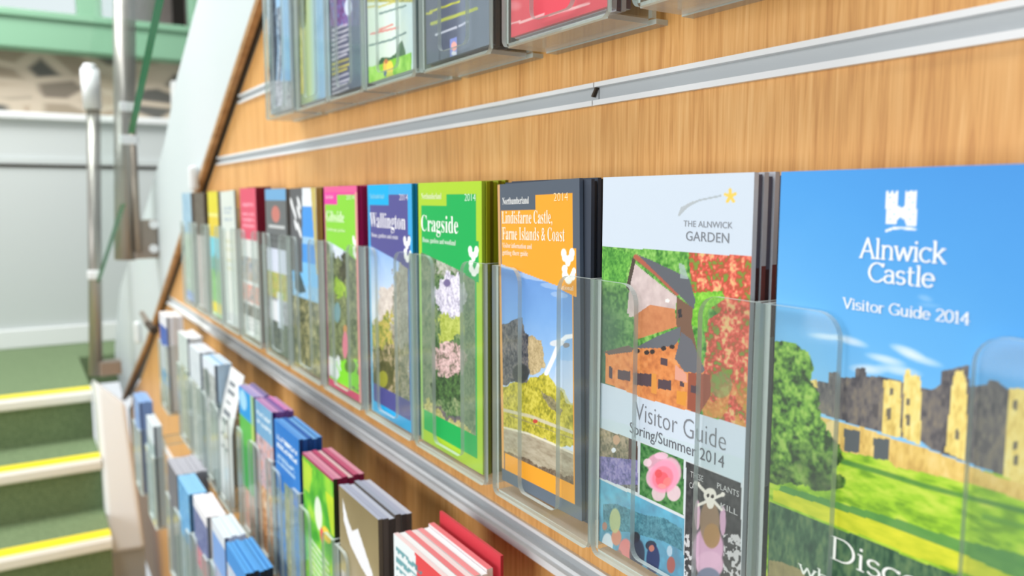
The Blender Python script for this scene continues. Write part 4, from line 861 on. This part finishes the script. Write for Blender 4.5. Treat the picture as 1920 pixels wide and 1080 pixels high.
def t4(p):
    p.ramp(p.noise(.02), [(84, 92, 112), (104, 112, 130)]); p.mix(np.clip((p.gx()-1460)/40, 0, 1), (126, 140, 158), .6)
    for (a, b, c, d, k, wd) in [(1180, 110, 1290, 90, (206, 206, 70), 14), (1280, 80, 1480, 10, (206, 210, 60), 13), (1290, 165, 1600, 60, (190, 200, 84), 22), (1320, 240, 1460, 190, (206, 212, 226), 16), (1480, 180, 1540, 150, (196, 204, 220), 14)]: p.line([(a, b), (c, d)], wd, k, .85)
    p.poly([(1418, 270), (1465, 255), (1465, 385), (1418, 400)], (130, 144, 206)); p.ell(1445, 320, 20, 32, (236, 170, 160)); p.ell(1445, 370, 18, 14, (226, 230, 240)); p.line([(1345, 40), (1345, 430)], 12, (60, 66, 84), .7); p.ell(1230, 390, 20, 30, (130, 100, 96), .6)
row1(4, 'slate leaflet with lime script lines and a small badge', t4, 'clear pocket holding the slate leaflet with lime script', (110, 118, 132), (92, 84, 84), 5, 'dark brown edged leaflet queued behind the slate leaflet', 'brown-edged leaflets behind the slate cover', (84, 74, 72), [[(0, (104, 92, 88)), (1, (92, 80, 76))], [(0, (60, 52, 52)), (1, (66, 56, 54))], [(0, (150, 130, 116)), (1, (140, 120, 110))]], nx=120)
def t5(p):
    p.crop(900, 0, 1920/1020); p.ramp(p.noise(.03), [(214, 66, 84), (228, 88, 100)]); p.ell(120, 20, 30, 20, (246, 170, 176), .5, soft=1)
    for (a, b, c, d) in [(105, 85, 140, 75), (140, 80, 225, 50), (245, 55, 385, 12), (310, 75, 420, 45)]: p.line([(a, b), (c, d)], 7, (246, 206, 208), .85)
row1(5, 'red leaflet with thin white lines of text', t5, 'clear pocket holding the red leaflet', (226, 120, 130), (206, 210, 216), 4, 'pale-edged leaflet queued behind the red leaflet', 'leaflets behind the red cover', (190, 186, 194), [[(0, (196, 190, 200)), (1, (210, 206, 212))], [(0, (96, 70, 84)), (1, (110, 90, 100))]], nx=120)
def t6(p): p.foliage(np.ones_like(p.X), [(120, 124, 132), (226, 230, 236)], .006)
row1(6, 'pale grey leaflet at the near end of the top row', t6, 'clear pocket at the near end of the top row', (216, 220, 226), (190, 196, 204), 3, 'pale leaflet queued behind the near end grey leaflet', 'leaflets behind the near end cover of the top row', (206, 210, 216))

# ================================================================== lower rows
Y3 = 0.25; G3 = 'clear pockets of the third row'
def lowrow(i, tl, Y, nxt, label, paint, edge, top, right, n, slabel, sgroup, scol, plabel, pgroup, hgt=0.2, nx=60, sright=None, t=0.004, drop=0.0, rot=0, tops=None, wd=0.099, ts=0.005):
    P = onY(tl[0], tl[1], Y); a = P[0]; b = a+wd
    if nxt is not None: b = min(b, onY(nxt[0], nxt[1], Y)[0]-0.0095)
    z1 = P[2]; z0 = z1-hgt
    p = Pic(a, b, z0, z1, Y, nx, int(nx*2), 60+i); paint(p)
    leaflet('leaflet', label, 'leaflet', None, p, t, edge=edge, right=right, top=top, rot=rot)
    if n: stack(n, a, b, z0, z1, Y+t+0.0006, ts, 'leaflet', slabel, sgroup, scol, right=sright, top=tops or [top], gap=0.0006)
    dep = 0.0045+t+0.0006+n*(ts+0.0006)+0.0035
    pocket(plabel, pgroup, a-0.0045, b+0.0045, Y-0.0045, z0-0.006, max(dep, 0.02), H=0.146)
    return p
T3 = [(298, 584), (333, 620), (354, 645), (379, 666), (420, 693), (447, 722), (478, 747), (514, 785), (567, 848), (635, 909), (738, 1000)]
def c_red(p):
    p.mix(np.ones_like(p.X), (226, 234, 238)); p.poly([(.42, 0), (1, 0), (1, 1), (.7, 1)], (220, 70, 76), uv=True)
    lines(p, .05, .55, (.05, .09, .13, .17, .21), .02, (70, 140, 150)); p.rect(0, .3, .5, .5, (150, 190, 200), .6)
lowrow(0, T3[10], Y3, None, 'white and red booklet with teal lettering in the nearest low pocket', c_red, (236, 230, 232), (238, 214, 216), (230, 226, 228), 6, 'white and red edged booklet queued behind the teal-lettered booklet', 'booklets behind the white and red cover', (236, 226, 228), 'clear pocket holding the white and red booklets', G3, tops=[(240, 242, 246), (232, 130, 136), (240, 226, 228), (236, 150, 154)])
P_ = onY(*T3[10], Y3); rb = Pic(P_[0], P_[0]+0.101, P_[2]-0.2, P_[2]+0.010, Y3+0.0425, 8, 8); rb.mix(np.ones_like(rb.X), (206, 62, 74))
o_ = leaflet('leaflet', 'crimson leaflet standing tall at the back of the white and red booklets', 'leaflet', None, rb, 0.0025, edge=(196, 56, 68), right=(176, 44, 56), top=(206, 76, 86))
def c_grey(p):
    p.ramp(np.clip(p.V*1.5+.2*(p.noise(.02)-.5), 0, 1), [(132, 118, 84), (150, 136, 100), (170, 160, 136), (190, 190, 192)])
    p.poly([(.10, .05), (.25, .14), (.35, .17), (.5, .13), (.85, .28), (.80, .33), (.55, .30), (.3, .25), (.12, .16)], (232, 234, 240), uv=True)
    p.foliage(p.V > .42, [(140, 138, 140), (196, 194, 198), (220, 220, 224)], .008, .8)
lowrow(1, T3[9], Y3, T3[10], 'olive booklet with a white bird shape and grey card top', c_grey, (150, 140, 110), (176, 184, 204), (96, 88, 76), 5, 'dark spined booklet queued behind the olive booklet', 'dark spined booklets behind the olive cover', (96, 90, 84), 'clear pocket holding the olive booklets', G3, sright=[[(0, (84, 78, 74)), (1, (96, 90, 84))], [(0, (60, 56, 54)), (1, (70, 66, 64))]], tops=[(170, 178, 200), (196, 202, 218), (160, 170, 190)], nx=90)
def c_green(p):
    p.ramp(np.clip((p.noise(.02)-.5)*2+.5, 0, 1), [(60, 160, 40), (110, 196, 50), (160, 214, 60)]); p.rect(0, 0, 1, .015, (150, 40, 84)); p.poly([(.0, .03), (.35, .04), (.2, .2), (0, .2)], (190, 216, 60), .8, uv=True); p.poly([(.75, .1), (1, .1), (1, .3), (.9, .3)], (206, 220, 40), .8, uv=True)
    p.ell(.5, .26, .12, .09, (236, 240, 236), .9, uv=True); p.ell(.75, .33, .14, .04, (236, 206, 60), 1, uv=True); p.ell(.6, .36, .06, .04, (226, 90, 90), 1, uv=True)
    for k in range(6): p.line([(.15, .45+k*.035), (.8, .48+k*.035)], .02, (226, 240, 226), .8, uv=True)
    p.foliage(p.V > .72, [(60, 120, 50), (150, 196, 110), (190, 190, 160)], .01)
lowrow(2, T3[8], Y3, T3[9], 'bright green leaflet with magenta top edge and white lettering', c_green, (150, 60, 90), (206, 130, 160), (56, 66, 40), 5, 'magenta topped leaflet queued behind the bright green leaflet', 'magenta topped leaflets behind the bright green cover', (150, 44, 84), 'clear pocket holding the bright green leaflets', G3, sright=[[(0, (140, 36, 76)), (.06, (140, 36, 76)), (.0601, (70, 76, 60)), (1, (84, 90, 76))]], tops=[(216, 150, 172), (190, 80, 116), (222, 196, 196), (190, 90, 124)], nx=80)
def c_blue(p):
    p.ramp(p.noise(.03), [(24, 110, 196), (40, 130, 212)]); lines(p, .1, .9, (.08, .13), .028, (226, 236, 246), .95); lines(p, .1, .8, (.20, .24), .02, (200, 222, 244))
    p.foliage(p.V > .42, [(110, 150, 196), (150, 176, 206), (130, 130, 120)], .01, .8); p.foliage((p.U > .35) & (p.U < .7) & (p.V > .34), [(130, 136, 100), (190, 186, 130)], .01, .8)
lowrow(3, T3[7], Y3, T3[8], 'royal blue leaflet with bold white title lines', c_blue, (40, 110, 190), (86, 150, 222), (20, 60, 120), 4, 'royal blue topped leaflet queued behind the white-titled blue leaflet', 'blue leaflets behind the royal blue cover', (30, 90, 170), 'clear pocket holding the royal blue leaflets', G3, tops=[(100, 164, 230), (40, 100, 180), (120, 180, 234)])
def c_purp(p):
    p.ramp(p.noise(.02), [(96, 150, 196), (130, 180, 214)]); lines(p, .1, .9, (.06, .12), .025, (226, 236, 244)); p.foliage(p.V > .22, [(150, 110, 110), (210, 190, 200), (226, 150, 130)], .012, .9); p.foliage(p.V > .55, [(150, 100, 60), (206, 150, 100), (226, 206, 180)], .01)
lowrow(4, T3[6], Y3, T3[7], 'pale blue leaflet with mauve top edge and a busy warm picture', c_purp, (150, 110, 170), (180, 130, 184), (60, 40, 110), 4, 'mauve topped leaflet queued behind the warm picture leaflet', 'mauve leaflets behind the warm picture', (130, 90, 160), 'clear pocket holding the mauve topped leaflets', G3, tops=[(196, 150, 196), (140, 110, 170), (206, 130, 186)])
def c_cyan(p):
    simple(p, [(0, .2, (30, 150, 220)), (.2, .4, (90, 180, 80)), (.4, .7, (60, 160, 76)), (.7, 1, [(150, 160, 130), (206, 150, 140), (190, 190, 170)])]); p.ell(.3, .08, .25, .07, (190, 226, 244), .8, uv=True); p.rect(.8, 0, 1, .35, (206, 214, 120), .7)
lowrow(5, T3[5], Y3, T3[6], 'cyan and green leaflet right of the curled white sheet', c_cyan, (120, 130, 190), (160, 150, 206), (40, 40, 60), 3, 'lilac topped leaflet queued behind the cyan and green leaflet', 'lilac leaflets behind the cyan and green cover', (130, 120, 180), 'clear pocket holding the cyan and green leaflets', G3, tops=[(170, 160, 210), (190, 170, 206), (130, 120, 160)])
# curled white sheet: bends forward out of its pocket
P_ = onY(403, 690, Y3); n_ = 16; cs = MB()
def yy(f): return Y3+0.0025+0.028*max(0, f-.55)**1.2*2.0
SW = 0.086
for k in range(n_+1):
    f_ = k/n_
    for dy in (0, 0.0012):
        for x in (P_[0], P_[0]+SW): cs.v.append((x, yy(f_)+dy, P_[2]-0.2+0.2*f_))
for k in range(n_):
    a = 4*k; cs.face([a, a+1, a+5, a+4], M_WHITE); cs.face([a+3, a+2, a+6, a+7], M_WHITE); cs.face([a+1, a+3, a+7, a+5], M_WHITE); cs.face([a+2, a, a+4, a+6], M_WHITE)
cs.face([4*n_, 4*n_+1, 4*n_+3, 4*n_+2], M_WHITE)
M_INK = mat('grey_ink', (120, 128, 136), 0.6)
for (f0, f1, u0, u1) in [(.88, .91, .2, .6), (.82, .85, .2, .7), (.75, .765, .25, .6), (.66, .70, .2, .7), (.60, .63, .2, .6), (.50, .52, .2, .8), (.40, .42, .2, .7)]:
    b = len(cs.v); cs.v += [(P_[0]+SW*u, yy(f)-0.0005, P_[2]-0.2+0.2*f) for f in (f0, f1) for u in (u0, u1)]; cs.face([b, b+1, b+3, b+2], M_INK)
tag(cs.build('curled_sheet'), 'white printed sheet curling back at the top in the third row', 'leaflet')
pocket('clear pocket holding the curled white sheet', G3, P_[0]-0.004, P_[0]+SW+0.004, Y3-0.0045, P_[2]-0.206, 0.05, H=0.146)
def mk(cs_, extra=None):
    def f(p):
        simple(p, cs_)
        if extra: extra(p)
    return f
lowrow(7, T3[3], Y3, (404, 680), 'photo leaflet with a pale blue top beside the curled white sheet', mk([(0, .1, (214, 224, 236)), (.1, .45, [(90, 100, 96), (200, 206, 210), (140, 150, 146)]), (.45, 1, [(150, 160, 150), (190, 196, 190)])], lambda p: p.ell(.35, .2, .22, .12, (90, 104, 104), .8, uv=True)), (190, 206, 220), (196, 222, 244), (96, 104, 116), 4, 'pale blue topped leaflet queued behind the photo leaflet', 'pale blue topped leaflets by the curled sheet', (176, 200, 220), 'clear pocket holding the pale blue topped photo leaflets', G3, tops=[(206, 228, 246), (150, 196, 236), (214, 226, 238)])
lowrow(8, T3[2], Y3, T3[3], 'grey-white leaflet third from the stair end of the third row', mk([(0, .3, [(190, 202, 212), (214, 222, 228)]), (.3, 1, [(150, 160, 150), (200, 206, 200)])]), (206, 214, 222), (220, 226, 238), (120, 130, 140), 4, 'pale leaflet queued behind the grey-white third-row leaflet', 'leaflets behind the grey-white cover', (206, 212, 220), 'clear pocket third from the stair end of the third row', G3)
lowrow(9, T3[1], Y3, T3[2], 'white-topped leaflet second from the stair end of the third row', mk([(0, .3, [(176, 192, 190), (206, 216, 214)]), (.3, 1, [(140, 150, 130), (196, 200, 180)])]), (214, 220, 224), (236, 238, 242), (130, 136, 150), 4, 'white leaflet queued second from the stair end of the third row', 'white leaflets second from the stair end', (222, 226, 230), 'clear pocket second from the stair end of the third row', G3)
lowrow(10, T3[0], Y3, T3[1], 'white leaflet with a blue band at the stair end of the third row', mk([(0, .14, (222, 224, 232)), (.12, .34, (66, 96, 176)), (.34, .6, [(190, 196, 206), (220, 226, 232)]), (.6, .75, (96, 160, 206)), (.75, 1, [(150, 160, 140), (190, 196, 180)])]), (226, 230, 236), (244, 244, 248), (130, 136, 150), 5, 'white leaflet queued at the stair end of the third row', 'white leaflets at the stair end', (232, 234, 240), 'clear pocket at the stair end of the third row', G3)
tp = MB(); a_ = onY(266, 587, Y3-0.005); b_ = onY(290, 620, Y3-0.005)
tp.tube(a_, (a_+b_)/2+np.array([0, 0, -0.006]), 0.006, M_BRONZE, 0.008, 10); tp.tube((a_+b_)/2+np.array([0, 0, -0.006]), b_, 0.008, M_DARK, 0.009, 10)
tag(tp.build('bent_tip'), 'dark bent plastic tip at the stair end of the third row', 'clip')

Y4 = 0.20; G4 = 'clear pockets of the lowest row'
T4 = [(250, 737), (274, 778), (322, 868), (333, 892), (362, 928), (397, 971), (424, 1017)]
lowrow(20, T4[6], Y4, None, 'bright blue topped leaflet nearest in the lowest row', mk([(0, .12, (60, 140, 214)), (.12, .5, [(130, 180, 214), (206, 214, 226), (206, 130, 150)]), (.5, 1, [(110, 160, 176), (190, 206, 206)])]), (60, 130, 200), (84, 160, 226), (24, 40, 60), 5, 'blue topped leaflet queued nearest in the lowest row', 'blue leaflets nearest in the lowest row', (50, 120, 196), 'clear pocket nearest in the lowest row', G4, sright=[(24, 36, 50)])
lowrow(21, T4[5], Y4, T4[6], 'white topped leaflet with a pale blue cover in the lowest row', mk([(0, .08, (210, 220, 232)), (.08, .3, (120, 160, 220)), (.3, .6, [(190, 170, 200), (150, 180, 206)]), (.6, 1, [(160, 170, 160), (130, 150, 150)])]), (220, 230, 240), (222, 234, 244), (96, 110, 140), 4, 'white topped leaflet queued behind the pale blue cover', 'leaflets behind the pale blue cover', (214, 224, 236), 'clear pocket second nearest in the lowest row', G4)
lowrow(22, T4[4], Y4, T4[5], 'white topped leaflet with navy and red on its cover', mk([(0, .08, (226, 228, 236)), (.08, .35, [(130, 140, 180), (84, 96, 150)]), (.35, .5, [(190, 90, 110), (206, 180, 190)]), (.5, 1, [(120, 130, 130), (170, 176, 176)])]), (230, 230, 238), (240, 238, 244), (110, 116, 130), 4, 'white topped leaflet queued behind the navy and red cover', 'leaflets behind the navy and red cover', (230, 230, 236), 'clear pocket third nearest in the lowest row', G4)
lowrow(23, T4[3], Y4, T4[4], 'sky blue topped leaflet beside the dark grey one in the lowest row', mk([(0, .45, [(70, 140, 200), (130, 190, 230)]), (.45, 1, [(110, 140, 150), (170, 180, 180)])]), (110, 170, 220), (140, 196, 234), (60, 90, 120), 4, 'sky blue topped leaflet queued beside the dark grey one in the lowest row', 'sky blue leaflets beside the dark grey one in the lowest row', (100, 160, 210), 'clear pocket holding the sky blue leaflets of the lowest row', G4)
lowrow(26, (313, 860), Y4, T4[3], 'dark grey leaflet with a pale grey top, left of the sky blue one', mk([(0, .4, (112, 112, 122)), (.4, 1, [(96, 104, 112), (130, 136, 140)])]), (120, 120, 128), (178, 178, 188), (84, 84, 92), 6, 'grey leaflet queued behind the dark grey one in the lowest row', 'grey leaflets in the lowest row', (150, 150, 160), 'clear pocket holding the dark grey leaflets', G4, ts=0.007)
lowrow(24, T4[1], Y4, (313, 860), 'white cornered pale leaflet second from the stair end of the lowest row', mk([(0, .2, [(190, 210, 226), (226, 232, 236)]), (.2, 1, [(130, 160, 166), (196, 206, 206)])]), (200, 212, 220), (214, 224, 230), (70, 80, 96), 2, 'pale leaflet queued second from the stair end of the lowest row', 'pale leaflets in the lowest row', (190, 204, 214), 'clear pocket second from the stair end of the lowest row', G4)
lowrow(25, T4[0], Y4, T4[1], 'periwinkle blue topped leaflet at the stair end of the lowest row', mk([(0, .35, [(120, 150, 206), (150, 180, 222)]), (.35, 1, [(150, 160, 170), (200, 206, 206)])]), (130, 160, 214), (140, 176, 226), (70, 84, 130), 4, 'periwinkle topped leaflet queued at the stair end of the lowest row', 'periwinkle leaflets at the stair end', (126, 156, 212), 'clear pocket at the stair end of the lowest row', G4)
